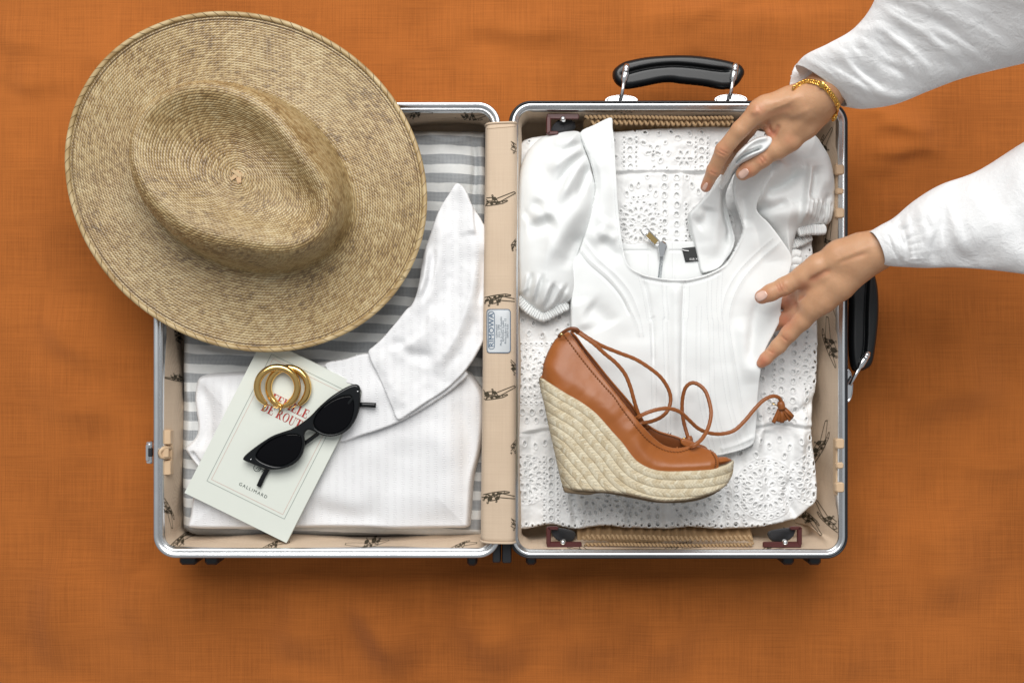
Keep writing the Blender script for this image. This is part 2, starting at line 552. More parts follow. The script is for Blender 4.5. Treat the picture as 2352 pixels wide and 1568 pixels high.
M['faux'] = simple('white_faux_leather', (.83, .845, .84), .58, bump=(1600, .10, .0003), spec=.28)
M['faux_thread'] = simple('white_thread', (.74, .755, .76), .8)
M['faux_trim'] = simple('white_trim', (.70, .75, .745), .45)

# ------------------------------------------------------------------ the cloth everything lies on
def linen_h(X, Y):
    z = .004 * fbm(X, Y, 420, 3, 3) + .0016 * fbm(X, Y * 1.8, 150, 8, 2)
    def rip(pts, w, a): return asym(X, Y, pts, w * 1.3, w * 2.6, a * (2.7 if w > 18 else .85), .4)
    z += rip([(1985, 300), (2040, 285), (2110, 300), (2170, 292)], 14, .011)
    z += rip([(1975, 345), (2050, 352), (2120, 340), (2190, 356)], 12, .010)
    z += rip([(1960, 395), (2020, 385), (2080, 390)], 14, .005)
    z += rip([(1960, 270), (2000, 255), (2050, 262)], 10, .005)
    z += rip([(2050, 20), (1800, 45), (1560, 35), (1380, 60)], 22, .003)
    z += rip([(20, 205), (120, 190), (200, 215)], 15, .003)
    z += rip([(2040, 960), (2160, 900), (2330, 880)], 40, .006)
    z += rip([(2080, 1160), (2150, 1250), (2180, 1420)], 40, .006)
    z += rip([(820, 1310), (850, 1400), (940, 1560)], 36, .009)
    z += rip([(660, 1300), (690, 1400), (660, 1540)], 40, .006)
    z += rip([(1070, 1310), (1100, 1420), (1180, 1560)], 46, .008)
    z += rip([(1260, 1320), (1330, 1430), (1300, 1560)], 40, .006)
    z += rip([(1480, 1310), (1500, 1440), (1590, 1550)], 46, .006)
    z += rip([(180, 1240), (130, 1400), (150, 1560)], 40, .005)
    z += rip([(300, 1180), (330, 1330), (290, 1500)], 50, .005)
    z += rip([(1000, 90), (1090, 60), (1230, 75), (1380, 50)], 20, .003)
    z += rip([(80, 700), (170, 790), (290, 830)], 30, .004)
    z += rip([(60, 960), (160, 930), (320, 950)], 36, .003)
    for k_ in range(46):
        r_ = random.Random(900 + k_); x_, y_ = r_.uniform(-100, 2450), r_.choice((r_.uniform(-60, 190), r_.uniform(1310, 1640), r_.uniform(-60, 1640)))
        a_ = r_.choice((r_.gauss(0, .35), r_.gauss(1.45, .35))); l_ = r_.uniform(60, 190); w_ = r_.uniform(9, 34)
        pts_ = [(x_ - l_ * math.cos(a_), y_ - l_ * math.sin(a_)), (x_ + r_.uniform(-15, 15), y_ + r_.uniform(-15, 15)), (x_ + l_ * math.cos(a_), y_ + l_ * math.sin(a_))]
        z += asym(X, Y, pts_, w_, w_ * 2.4, r_.uniform(.002, .0056) * (w_ / 20) ** .5, .4)
    # pressed flat where the suitcase stands on it
    fl = smoothstep(-30, 60, np.maximum(np.maximum(330 - X, X - 1970), np.maximum(215 - Y, Y - 1300)))
    return z * (0.15 + 0.85 * fl) - .004 - .002 * (1 - fl)
_xs = np.linspace(-1500, 3900, 721); _ys = np.linspace(-1300, 2900, 561)
_X, _Y = np.meshgrid(_xs, _ys, indexing='ij')
_Zl = linen_h(_X, _Y)
_k = S(0.0)
_V = np.stack([(_X - 1176) * _k, (784 - _Y) * _k, _Zl], -1).reshape(-1, 3)
_i = np.arange(_X.size).reshape(_X.shape)
_F = np.stack([_i[:-1, :-1], _i[:-1, 1:], _i[1:, 1:], _i[1:, :-1]], -1).reshape(-1, 4)
o = mobj("linen_cloth", _V, _F, M['linen'], None, True)
o["kind"] = "structure"
o["label"] = "burnt orange linen cloth spread under the suitcase"

# ------------------------------------------------------------------ suitcase
suit = thing("suitcase", "open beige-lined aluminium-rimmed suitcase lying flat with both halves spread", "suitcase", (0, 0, 0))
def rrect(x0, y0, x1, y1, r, n=12, dens=60):
    pts = []
    def arc(cx, cy, a0):
        for i in range(n + 1):
            a = math.radians(a0 + 90 * i / n); pts.append((cx + r * math.cos(a), cy + r * math.sin(a)))
    def line(a, b):
        L = math.hypot(b[0] - a[0], b[1] - a[1]); k = max(2, int(L / dens))
        for i in range(1, k): pts.append((a[0] + (b[0] - a[0]) * i / k, a[1] + (b[1] - a[1]) * i / k))
    arc(x1 - r, y1 - r, 0); line(pts[-1], (x0 + r, y1)); arc(x0 + r, y1 - r, 90); line(pts[-1], (x0, y0 + r))
    arc(x0 + r, y0 + r, 180); line(pts[-1], (x1 - r, y0)); arc(x1 - r, y0 + r, 270); line(pts[-1], (x1, y1 - r))
    return np.array(pts)
def ringpx(box, inset, r, z, dens=60):
    x0, y0, x1, y1 = box
    P = rrect(x0 + inset, y0 + inset, x1 - inset, y1 - inset, max(r - inset, 4), dens=dens)
    # the same count on every inset: number of straight points depends on the box, so use the outer box's
    return P
def case_rings(box, prof, r, dens=25):
    x0, y0, x1, y1 = box
    base = rrect(x0, y0, x1, y1, r, dens=dens)
    # outward normals of the rounded rectangle
    T = np.roll(base, -1, 0) - np.roll(base, 1, 0); T /= np.linalg.norm(T, axis=1)[:, None]
    Nn = np.stack([T[:, 1], -T[:, 0]], -1)
    c = base.mean(0)
    if ((base - c) * Nn).sum() < 0: Nn = -Nn
    out = []
    for inset, z in prof:
        p = base - Nn * inset
        out.append(np.array([W(a, b, z, ZR) for a, b in p]))
    return out, base, Nn
LB = (352, 234, 1150, 1281); RB = (1168, 230, 1949, 1284)

def build_half(name, box, black_edge, wall_bulge, seed):
    r = 52
    sh, base, Nn = case_rings(box, [(4, .1), (1.5, .094), (1.0, .03), (3, .014), (10, .006), (22, .003)], r)
    V, F = loft(sh, cap1=True)
    shell = mobj(name, V, F, M['edging'] if black_edge else M['alu'], suit)
    e0 = 6.0 if black_edge else 0.0
    if black_edge:
        g, _, _ = case_rings(box, [(6.5, .1), (6.5, .1095), (5.5, .1112), (3.4, .1112), (1.5, .1095), (0.3, .105), (0, .099), (2, .094)], r)
        V, F = loft(g); mobj("edging", V, [f[::-1] for f in F], M['edging'], shell)
        prof = [(e0 + .2, .098), (e0 + .3, .1095), (e0 + 1.5, .1105), (e0 + 4, .111), (e0 + 9, .1112), (e0 + 9.6, .1098), (e0 + 15, .1095), (e0 + 16.2, .108), (e0 + 16.4, .096)]
    else:
        prof = [(0, .098), (.2, .109), (1.5, .1108), (4, .1110), (13, .1112), (14, .1092), (15.6, .1092), (16.4, .1106), (18, .1106), (18.6, .1094), (20, .1094), (21, .1085), (22.5, .1075), (22.6, .096)]
    g, _, _ = case_rings(box, prof, r)
    V, F = loft(g); mobj("rim", V, [f[::-1] for f in F], M['alu'], shell)
    # lining: a soft tray
    inr = e0 + 15.5 if black_edge else 21.5
    _, base, Nn = case_rings(box, [], r, dens=7)
    nb = len(base)
    L = np.concatenate([[0], np.cumsum(np.linalg.norm(np.diff(base, axis=0), axis=1))])
    zs = np.linspace(.1075, .016, 22)
    rings = []; uv = []
    ang = L / L[-1] * 2 * math.pi
    for j, z in enumerate(zs):
        t = j / (len(zs) - 1)
        wob = 10.0 * t ** .7 * fbm(np.where(L < L[-1] - 200, L, L - L[-1]), np.full(nb, z * 2600.), 110, seed, 3)
        wob = np.maximum(wob, -8 * t)
        b = wall_bulge(base, t)
        ins = inr + 4 * t + wob + b + 22 * max(0, (t - .9) / .1) ** 2
        p = base - Nn * ins[:, None]
        rings.append(np.array([W(a, bb, z, ZR) for a, bb in p]))
        uv += [(l / 100, z * 20) for l in L]
    c = base.mean(0)
    for sfac in (.7, .3):
        last = base - Nn * (inr + 26)
        p = c + (last - c) * sfac
        rings.append(np.array([W(a, b, .0155, ZR) for a, b in p])); uv += [(l / 100, 0) for l in L]
    V, F = loft(rings, cap1=True)
    lin = mobj("lining", V, [f[::-1] for f in F], M['lining'], shell, True, np.array(uv))
    return shell, BVHTree.FromPolygons([tuple(map(float, v)) for v in V], [tuple(map(int, f)) for f in F])
def bulge_l(base, t):
    x, y = base[:, 0], base[:, 1]
    b = 10 * smoothstep(420, 356, x) * np.sin(math.pi * min(1, t * 1.1)) * (1 + .8 * np.sin(y / 70.))
    b = b + 9 * smoothstep(1240, 1278, y) * math.sin(math.pi * t) * (1 + .9 * np.sin(x / 85. + .6))
    b = b + 8 * smoothstep(270, 238, y) * math.sin(math.pi * t) * (1 + .7 * np.sin(x / 60.))
    return b
def bulge_r(base, t):
    x, y = base[:, 0], base[:, 1]
    b = smoothstep(1900, 1945, x) * (22 * t + 10 * math.sin(math.pi * t) * np.sin(y / 66. + .7) + 8 * t * np.sin(y / 31.))
    b = b + 8 * smoothstep(1250, 1280, y) * math.sin(math.pi * t) * (1 + .6 * np.sin(x / 50.))
    b = b + 6 * smoothstep(1230, 1185, x) * math.sin(math.pi * t)
    return b
lid, bvh_lid = build_half("lid_shell", LB, False, bulge_l, 21)
bas, bvh_bas = build_half("base_shell", RB, True, bulge_r, 33)

def cast(px, py, bvh):
    d = Vector(W(px, py, ZR)) - Vector((0, 0, ZC)); d.normalize()
    h = bvh.ray_cast(Vector((0, 0, ZC)), d)
    if h[0] is None: return None
    n = h[1]
    if n.dot(d) > 0: n = -n
    return np.array(h[0]), np.array(n)
AIR = {
 'lines': [[(-40, -260), (-18, -250), (2, -32), (-50, -40), (-40, -260)],
           [(-80, -140), (-68, -135), (-58, -82), (-80, -80), (-80, -140)],
           [(-80, -80), (-60, -10), (-40, 50), (-15, 112), (30, 125)], [(-58, -82), (-30, -20), (10, 40), (30, 125)],
           [(-50, -40), (0, 60), (45, 70)], [(2, -32), (40, 10), (60, 60)], [(-60, -10), (-20, -5), (20, 60)], [(-40, 50), (0, 20), (30, 0)],
           [(-15, 112), (46, 240), (56, 232), (24, 124)], [(-15, 112), (20, 60), (45, 70)], [(0, 60), (-10, 100)],
           [(45, 0), (45, -18), (60, -18), (60, 0)], [(75, 75), (92, 78), (92, 92), (72, 92)], [(50, 125), (68, 128), (68, 142), (48, 140)]],
 'blobs': [[(-15, -40), (20, -38), (45, -5), (20, 12), (-10, -5)], [(5, 48), (40, 40), (75, 80), (45, 95), (10, 85)], [(5, 100), (30, 92), (55, 130), (30, 140)],
           [(-62, -60), (-45, -55), (-35, 0), (-50, 0)], [(-40, 20), (-20, 25), (-12, 55), (-32, 50)]]}
def air_print(px, py, bvh, parent, scale=.225, rot=0.0, mirror=1, w=.0009, clip=None):
    mb = MB(); ca, sa = math.cos(rot), math.sin(rot)
    def mp(p):
        x, y = p[0] * scale * mirror, p[1] * scale
        return px + x * ca - y * sa, py + x * sa + y * ca
    for ln in AIR['lines']:
        Q = []
        for a, b in zip(ln[:-1], ln[1:]):
            k = max(2, int(math.hypot(b[0] - a[0], b[1] - a[1]) / 18))
            Q += [(a[0] + (b[0] - a[0]) * i / k, a[1] + (b[1] - a[1]) * i / k) for i in range(k)]
        Q.append(ln[-1])
        run = []
        for q in Q + [None]:
            h = None
            if q is not None:
                u = mp(q)
                if clip is None or (clip[0] < u[0] < clip[2] and clip[1] < u[1] < clip[3]): h = cast(u[0], u[1], bvh)
            if h is None or (run and np.linalg.norm(h[0] - run[-1][0]) > .012):
                if len(run) > 2: mb.add(*ribbon([r[0] for r in run], [r[1] for r in run], w, .0005))
                run = [h] if h is not None else []
            else: run.append(h)
    for bl in AIR['blobs']:
        hs = [(cast(*mp(q), bvh) if (clip is None or (clip[0] < mp(q)[0] < clip[2] and clip[1] < mp(q)[1] < clip[3])) else None) for q in bl]
        if all(h is not None for h in hs): mb.add([h[0] + h[1] * .0006 for h in hs], [tuple(range(len(hs)))])
    if mb.V: mb.obj("aeroplane_print", M['print'], parent)
for (px, py, rot, mi, s) in [(408, 765, .2, 1, .15), (412, 868, 1.4, -1, .14), (384, 1172, 3.0, 1, .16), (416, 1242, 1.2, 1, .17), (632, 1251, 1.5, 1, .13), (845, 1247, -1.5, 1, .20), (1062, 1253, 1.5, 1, .13), (1084, 268, 1.3, -1, .16), (960, 262, 1.6, 1, .13)]:
    air_print(px, py, bvh_lid, lid, s, rot, mi, .0008)
for (px, py, rot, mi, s) in [(1908, 788, 0, 1, .235), (1884, 1020, .15, -1, .22), (1906, 1193, -.5, 1, .21), (1893, 342, .5, 1, .2), (1560, 1259, 1.6, 1, .2), (1342, 1262, 1.5, -1, .16), (1770, 1262, 1.5, 1, .16), (1448, 250, 1.6, 1, .15), (1858, 1192, 2.6, 1, .18), (1905, 560, .2, 1, .2), (1905, 680, 2.9, 1, .2)]:
    air_print(px, py, bvh_bas, bas, s, rot, mi, .0009)

# fabric strip over the hinge gap
def flap():
    ys = np.linspace(0, 1, 90)
    prof = [(-1.5, .05), (-1.0, .085), (0, .108), (2.5, .1165), (8, .1208), (18, .1228), (34, .1238), (50, .1236), (62, .1222), (69, .1180), (72, .110), (73.5, .085), (74, .05)]
    prof = catmull(prof, 4)
    V = []; uv = []
    for t in ys:
        yl = 289 + t * (1237 - 289)
        for i, (dx, z) in enumerate(prof):
            f = i / (len(prof) - 1)
            py = yl + (1 - f) * 2 - f * 6 * (1 - t) + f * 7 * t
            x0 = 1115 - 11 * t; wdt = (72 + 8 * t) / 72
            bow = 3.5 * math.sin(math.pi * min(1, t * 3)) * smoothstep(.6, 1, f) if t < .33 else 0
            zz = z + .0012 * float(fbm(np.array(dx * 1.5), np.array(py), 60, 5, 2)) * (1 if z > .1 else 0)
            V.append(W(x0 + dx * wdt + bow, py, zz, ZR)); uv.append((dx / 100, py / 100))
    n = len(prof); F = []
    for i in range(len(ys) - 1):
        for k in range(n - 1):
            F.append((i * n + k, (i + 1) * n + k, (i + 1) * n + k + 1, i * n + k + 1))
    return np.array(V), F, np.array(uv), n
V, F, uv, nprof = flap()
fl = mobj("hinge_flap", V, F, M['lining'], suit, True, uv)
_m = fl.modifiers.new("thick", 'SOLIDIFY'); _m.thickness = .0015; _m.offset = -1
bvh_flap = BVHTree.FromPolygons([tuple(map(float, v)) for v in V], [tuple(f) for f in F])
for row, off in ((0, .0008), (len(V) // nprof - 1, .0008)):
    p = V[row * nprof + 8:(row + 1) * nprof - 8] + np.array([0, 0, off * .4])
    tube_obj("piping", p, .0013, M['lining'], fl, n=6)
mb = MB()                                            # stitches along the upper hem
for k in range(14):
    px = 1119 + k * 4.7; py = 296.5 - k * .42
    a = cast(px, py, bvh_flap); b = cast(px + 3.2, py - .3, bvh_flap)
    if a and b: mb.add(*ribbon([a[0], b[0]], [a[1], b[1]], .0006, .0003))
mb.obj("hem_stitching", simple('brown_thread', (.28, .17, .09), .8), fl)
for (px, py, rot, mi, s) in [(1134, 460, 1.1, -1, .2), (1143, 688, 1.75, 1, .2), (1134, 905, 1.1, -1, .2), (1140, 1140, 1.75, 1, .2)]:
    air_print(px, py, bvh_flap, fl, s, rot, mi, .0009, clip=(1117 - (py - 290) / 950 * 11, 285, 1184, 1236))
for (px, py, rot) in [(1190, 555, 1.0), (1186, 345, 2.6), (1187, 1020, 1.0), (1188, 855, 2.8), (1186, 1210, 2.6)]:
    air_print(px, py, bvh_flap, fl, .16, rot, 1, .0008, clip=(1172, 285, 1186, 1236))
# maker's plate on the flap
def flat_map(px0, py0, ang, zf, lift):
    ca, sa = math.cos(ang), math.sin(ang)
    def f(x, y):                          # local pixels: x along text, y up
        return px0 + x * ca + y * sa, py0 + x * sa - y * ca
    return f
def drape_xy(px, py, bvh, lift):
    h = cast(px, py, bvh)
    if h is None: return np.array(W(px, py, .124))
    return h[0] + h[1] * lift
px0, px1, py0, py1 = 1118.5, 1172.5, 709.5, 810.5
pl = rrect(px0, py0, px1, py1, 7, n=4, dens=9)
cc = pl.mean(0)
rings = [[drape_xy(*(cc + (p - cc) * s), bvh_flap, .0007) for p in pl] for s in (1, .75, .5, .25, .02)]
V, F = loft(rings, cap1=True)
plate = mobj("label_plate", V, F, M['plate'], suit)
mb = MB()
def ring_line(pts, w, bvh, lift):
    Q = [cast(p[0], p[1], bvh) for p in pts] ; Q = [q for q in Q if q]; Q.append(Q[0])
    mb.add(*ribbon([q[0] for q in Q], [q[1] for q in Q], w, lift))
ring_line(rrect(px0 + 1, py0 + 1, px1 - 1, py1 - 1, 6, n=4, dens=9), .0008, bvh_flap, .0012)
ring_line(rrect(px0 + 4, py0 + 6, px0 + 17.5, py1 - 9, 6.4, n=5, dens=9), .0006, bvh_flap, .0012)
mb.obj("label_border", M['plate_ink'], plate)
def put_text(name, s, size, x, y, ang, bvh, mat, parent, spacing=1.0, shear=0.0, align='CENTER', sx=1.0, lift=.0012):
    V, F = text_mesh(s, 1.0, align, spacing, shear)
    f = flat_map(x, y, ang, None, 0)
    W_ = []
    for v in V:
        u = f(v[0] * size * sx, v[1] * size)
        h = cast(u[0], u[1], bvh)
        W_.append(h[0] + h[1] * lift if h else W(u[0], u[1], .124))
    return mobj(name, np.array(W_), F, mat, parent, False)
put_text("label_lettering", "RIMOWA", 15.5, px0 + 15.8, (py0 + py1) / 2 - 2, -math.pi / 2, bvh_flap, M['plate_ink'], plate, 1.05, sx=1.18)
for i, s in enumerate(["GERMANY", "since 1898", "Made in Czech Republic", "RIMOWA GmbH", "Richard-Byrd-Str. 13", "50829 Köln"]):
    put_text("label_lettering", s, 6.2, px0 + 24.5 + i * 4.9, (py0 + py1) / 2, -math.pi / 2, bvh_flap, M['plate_grey'], plate, 1.1)

# black hinge blocks and feet at the lower edge
def px_box(name, x0, y0, x1, y1, z0, z1, mat, parent, bev=.0015, zr=ZR):
    a = W(x0, y1, 0, zr); b = W(x1, y0, 0, zr)
    return box_obj(name, ((a[0] + b[0]) / 2, (a[1] + b[1]) / 2, (z0 + z1) / 2), (b[0] - a[0], b[1] - a[1], z1 - z0), mat, parent, 0, bev)
px_box("hinge", 1131, 1236, 1150, 1292, .05, .1, M['black'], suit, zr=.1)
px_box("hinge", 1153, 1236, 1175, 1293, .05, .1, M['black'], suit, zr=.1)
for (x0, x1, p, e) in ((412, 452, lid, 16), (470, 502, lid, 16), (1073, 1096, lid, 18), (1208, 1232, bas, 16), (1796, 1824, bas, 16), (1856, 1886, bas, 16)):
    px_box("foot", x0, 1262, x1, 1281 + e, .02, .062, M['black'], p, .003, zr=.06)

# latch on the left edge: chrome clasp outside, beige block inside
lt = MB()
lt.box(W(345, 1038, .1), (.0075, .0265, .012), 0, .0015); lt.box(W(341, 1038, .104), (.0045, .020, .010), 0, .001)
lt.obj("latch", M['chrome'], lid)
box_obj("latch_button", W(346, 1038, .1075), (.0045, .010, .006), M['black'], lid, 0, .0008)
lt = MB()
lt.box(W(385, 1003, .1005), (.0095, .0165, .010), 0, .001); lt.box(W(385, 1073, .1005), (.0095, .0165, .010), 0, .001); lt.box(W(390, 1038, .096), (.007, .052, .008), 0, .001)
lt.obj("latch_block", M['beige_plastic'], lid)
V = []
tube_obj("latch_hook", [W(392, 1028, .100), W(378, 1028, .109), W(369, 1034, .1125), W(367, 1040, .1125), W(370, 1049, .1115), W(380, 1051, .107), W(392, 1051, .098)], .0021, M['beige_plastic'], lid, n=8)
box_obj("latch_plate", W(378, 1040, .1095), (.010, .010, .003), M['beige_plastic'], lid, 0, .001)
# beige locking rails with pegs on the right wall
for (ya, yb, pegs) in ((378, 502, (391, 440, 490)), (1004, 1134, (1018, 1068, 1118))):
    rail = px_box("lock_rail", 1913, ya, 1924, yb, .090, .1035, M['beige_plastic'], bas, .001, .09)
    for i, y in enumerate(pegs):
        big = i != 1
        b = MB(); a = W(1927.5, y, .1075)
        b.box(a, (.0100 if big else .0085, .0115 if big else .007, .010), 0, .0016)
        b.obj("peg", M['beige_plastic'], bas)

# ruched elastic pocket edges and maroon strap brackets at both ends of the base
def ruched(name, x0, x1, y, z, amp, per, rad, slope=0.0):
    n = int((x1 - x0) / 1.3); P = []; R = []
    for i in range(n):
        t = i / n; px = x0 + (x1 - x0) * t
        ph = 2 * math.pi * (px / per) + 1.3 * math.sin(px / 47.) + .8 * math.sin(px / 19.)
        P.append(W(px, y + slope * t + amp * math.sin(ph) + 1.5 * math.sin(px / 60.), z + .0012 * math.cos(ph), ZR))
        R.append(rad * (1 + .18 * math.cos(ph)))
    return tube_obj(name, P, np.array(R) * .8, M['elastic'], bas, n=8, flat=1.5)
ruched("elastic_edge", 1345, 1690, 266, .098, 2.2, 9.0, .0019)
ruched("elastic_edge", 1360, 1690, 277, .094, 4.4, 12.5, .0018)
ruched("elastic_edge", 1340, 1735, 1238, .096, 4.4, 11.0, .0019, 1.5)
ruched("elastic_edge", 1345, 1735, 1254, .099, 2.2, 8.5, .0017, 0)
for (xa, xb, ya, yb, z0, z1, sgn) in ((1345, 1690, 262, 330, .076, .03, 1), (1330, 1745, 1256, 1190, .076, .03, -1)):
    nx, ny = 220, 12; V = []; uv = []
    for i in range(nx):
        for j in range(ny):
            t = j / (ny - 1); px = xa + (xb - xa) * i / (nx - 1)
            g = math.sin(2 * math.pi * px / 23. + 1.7 * math.sin(px / 41.)) * (.0022 + .003 * t)
            V.append(W(px, ya + (yb - ya) * t, z0 + (z1 - z0) * t + g, ZR)); uv.append((px / 100, t))
    F = [(i * ny + j, i * ny + j + 1, (i + 1) * ny + j + 1, (i + 1) * ny + j) for i in range(nx - 1) for j in range(ny - 1)]
    mobj("elastic_pocket", np.array(V), F, M['elastic'], bas, True, np.array(uv))
def bracket(xa, xb, y, top, flip):
    s = 1 if not flip else -1
    b = MB(); yb = y
    c = W((xa + xb) / 2, yb, .098)
    b.box(c, (abs(xb - xa) * S(.098), .0065, .005), 0, .0012)
    xe = xa if s > 0 else xb
    b.box(W(xe + s * 4, yb - top * 20, .098), (.0055, .0215, .006), 0, .0015)
    b.box(W(xe + s * 14, yb - top * 38, .098), (.0125, .004, .006), 0, .0012)
    br = b.obj("strap_bracket", M['maroon'], bas)
    wp = [(xe + s * u, yb - top * v) for u, v in ((10, 36), (30, 37), (52, 30), (68, 20), (64, 6), (50, 0), (36, 2), (22, 10), (12, 22))]
    def wh(X, Y, d): return .0975 - .016 * smoothstep(20, 70, (X - xe) * s) + .003 * np.sin(((X - xe) * s - (Y - yb) * top) / 9.)
    w = Patch(wp, .098, wh, (.006, 4)).build("webbing_strap", M['webbing'], br, 2.0)
    w.modifiers.new("t", 'SOLIDIFY').thickness = .002
    dome_obj("rivet", W(xe + s * 37, yb - top * 6, .1), .0038, .0042, M['chrome'], br)
bracket(1256, 1336, 1250, 1, False)
bracket(1752, 1840, 1250, 1, True)
bracket(1256, 1330, 268, -1, False)

# leather carry handles with chrome rods
def handle(P_out, groove, zc_, th, rods, plates):
    pt = Patch(P_out, zc_, lambda X, Y, d: zc_ + th * np.sqrt(np.clip(1 - (1 - np.clip(d / 13, 0, 1)) ** 2, 0, 1)) - fold(X, Y, groove, 3.4, .0066, .08), (0, 1))
    h = pt.build("carry_handle", M['leather_black'], suit, 1.5, back=lambda X, Y, d: zc_ - th * np.sqrt(np.clip(1 - (1 - np.clip(d / 13, 0, 1)) ** 2, 0, 1)))
    for (a, b, zb) in rods:
        p0 = np.array(W(a[0], a[1], zc_ + th + .0015)); p1 = np.array(W(b[0], b[1], zb))
        d = (p1 - p0); L = np.linalg.norm(d); d /= L
        ts = np.array([-.008, -.004, .004, .011, .014, .02, L])
        tube_obj("handle_rod", [p0 + d * t for t in ts], [.0026, .0040, .0042, .0038, .0022, .0021, .0021], M['chrome'], h, n=10, flat=.7)
        dome_obj("rivet", p0 + np.array([0, 0, .0022]), .0032, .0022, M['chrome'], h)
    for (c, rx, ry, z) in plates:
        n = 28
        rings = [[(W(*c, z)[0] + rx * k * math.cos(2 * math.pi * i / n), W(*c, z)[1] + ry * k * math.sin(2 * math.pi * i / n), z + dz) for i in range(n)] for k, dz in ((1, 0), (1, .003), (.93, .004), (.86, .003), (.8, .003))]
        V, F = loft(rings, cap1=True); mobj("handle_mount", V, F, M['chrome'], h)
    return h
out = ZH([(165, 430), (175, 350), (230, 280), (330, 215), (450, 180), (650, 140), (900, 115), (1200, 105), (1500, 120), (1800, 165), (2000, 210), (2110, 250), (2165, 310), (2185, 380), (2150, 460), (2090, 545), (2010, 610), (1930, 625), (1800, 625), (1600, 585), (1400, 560), (1200, 540), (1060, 520), (900, 530), (700, 570), (550, 600), (420, 620), (330, 615), (240, 560), (190, 500)])
grv = ZH([(300, 420), (430, 375), (650, 320), (900, 285), (1150, 275), (1450, 300), (1700, 335), (1950, 360)])
handle(out, grv, .072, .009, [(ZH([(372, 340)])[0], (1426, 230), .085), (ZH([(2040, 325)])[0], (1676, 228), .085)], [((1427, 233), .020, .007, .075), ((1678, 231), .020, .007, .075)])
out2 = [(1950, 625), (1975, 612), (2000, 616), (2013, 650), (2017, 700), (2015, 750), (2009, 800), (2003, 832), (1992, 846), (1972, 853), (1956, 847), (1949, 800), (1949, 700)]
handle(out2, [(1990, 625), (1985, 700), (1983, 790), (1975, 835)], .072, .009, [((1988, 821), (1952, 884), .085)], [((1946, 885), .006, .02, .075)])
# ------------------------------------------------------------------ striped cloth and white shirt in the left half
ZST = .062
def stripe_h(X, Y, d):
    z = ZST + .010 * fbm(X, Y, 210, 41, 3) + .003 * fbm(X, Y, 60, 45, 2)
    z += fold(X, Y, [(960, 300), (1040, 318), (1095, 300)], 14, .008)
    z += fold(X, Y, [(1085, 300), (1092, 380), (1088, 460), (1094, 560)], 7, -.006)
    z += fold(X, Y, [(985, 330), (1030, 380), (1060, 450)], 30, .006)
    z += fold(X, Y, [(435, 800), (520, 815), (640, 812)], 12, .006)
    z += fold(X, Y, [(430, 860), (440, 960), (432, 1040)], 10, .006)
    z -= .012 * smoothstep(330, 288, Y) + .006 * smoothstep(1110, 1122, X)
    return z
stripe = Patch([(412, 300), (520, 288), (760, 285), (1000, 287), (1110, 290), (1124, 320), (1124, 700), (1122, 1100), (1116, 1228), (1090, 1240), (800, 1239), (520, 1239), (418, 1228), (409, 1160), (409, 900), (409, 560)], ZST, stripe_h, (.035, 26))
o = stripe.build("striped_cloth", M['stripe'], None, 3.0)
o["label"] = "grey and white striped cloth lining the left half under the shirt"; o["category"] = "cloth"

shirt = thing("white_shirt", "white seersucker shirt folded with its wide collar, under the book", "shirt", W(760, 1050, .06))
ZSH = .086
def body_h(X, Y, d):
    z = ZSH + .006 * fbm(X, Y, 170, 51, 3)
    z += .008 * smoothstep(0, 90, d) - .004
    z += fold(X, Y, [(880, 880), (830, 960), (760, 1020)], 22, .005) + fold(X, Y, [(1000, 960), (1040, 1080), (1030, 1200)], 40, .005)
    z += fold(X, Y, [(700, 1140), (760, 1180), (900, 1190)], 26, -.005) + fold(X, Y, [(930, 1000), (900, 1110), (830, 1190)], 34, -.004)
    z += fold(X, Y, [(1040, 900), (1075, 1000), (1070, 1120)], 18, -.0035)
    z += fold(X, Y, [(450, 870), (475, 940), (470, 1000), (440, 1040)], 16, -.005) + fold(X, Y, [(500, 860), (520, 930), (500, 1010)], 20, .005)
    z += fold(X, Y, [(437, 1035), (448, 1055), (470, 1075)], 4, -.008)
    z += fold(X, Y, [(560, 850), (640, 842), (760, 836)], 12, .004)
    z += asym(X, Y, [(820, 830), (840, 900), (870, 960)], 8, 24, .004)
    return z
body_out = Z2([(640, 372), (480, 378), (335, 398), (300, 450), (290, 530), (298, 610), (310, 700), (295, 760), (248, 812), (240, 838), (268, 885), (300, 925), (318, 960), (300, 1030), (282, 1120), (272, 1210), (256, 1280), (300, 1302), (500, 1306), (800, 1305), (1200, 1298), (1500, 1305), (1800, 1303), (1908, 1295), (1924, 1250), (1935, 1100), (1948, 980), (1982, 850), (2000, 720), (2006, 600), (1999, 505), (1960, 430), (1905, 372), (1800, 330), (1600, 280), (1330, 262), (1200, 298), (1050, 318), (850, 350)])
body = Patch(body_out, ZSH, body_h, (.026, 13))
body.build("body", M['seersucker'], shirt, 2.2)
def coll2_h(X, Y, d):
    return ZSH + .0125 + .003 * fbm(X, Y, 120, 57, 2) + fold(X, Y, [(700, 960), (860, 900), (1000, 850)], 30, .004)
coll2_out = Z2([(1165, 775), (1300, 742), (1500, 672), (1700, 562), (1840, 462), (1905, 372), (1700, 300), (1500, 300), (1330, 268), (1200, 300), (1080, 330), (1150, 420), (1290, 480), (1250, 600)])
Patch(coll2_out, ZSH, coll2_h, (.0065, 3)).build("under_collar", M['seersucker'], shirt, 2.4)
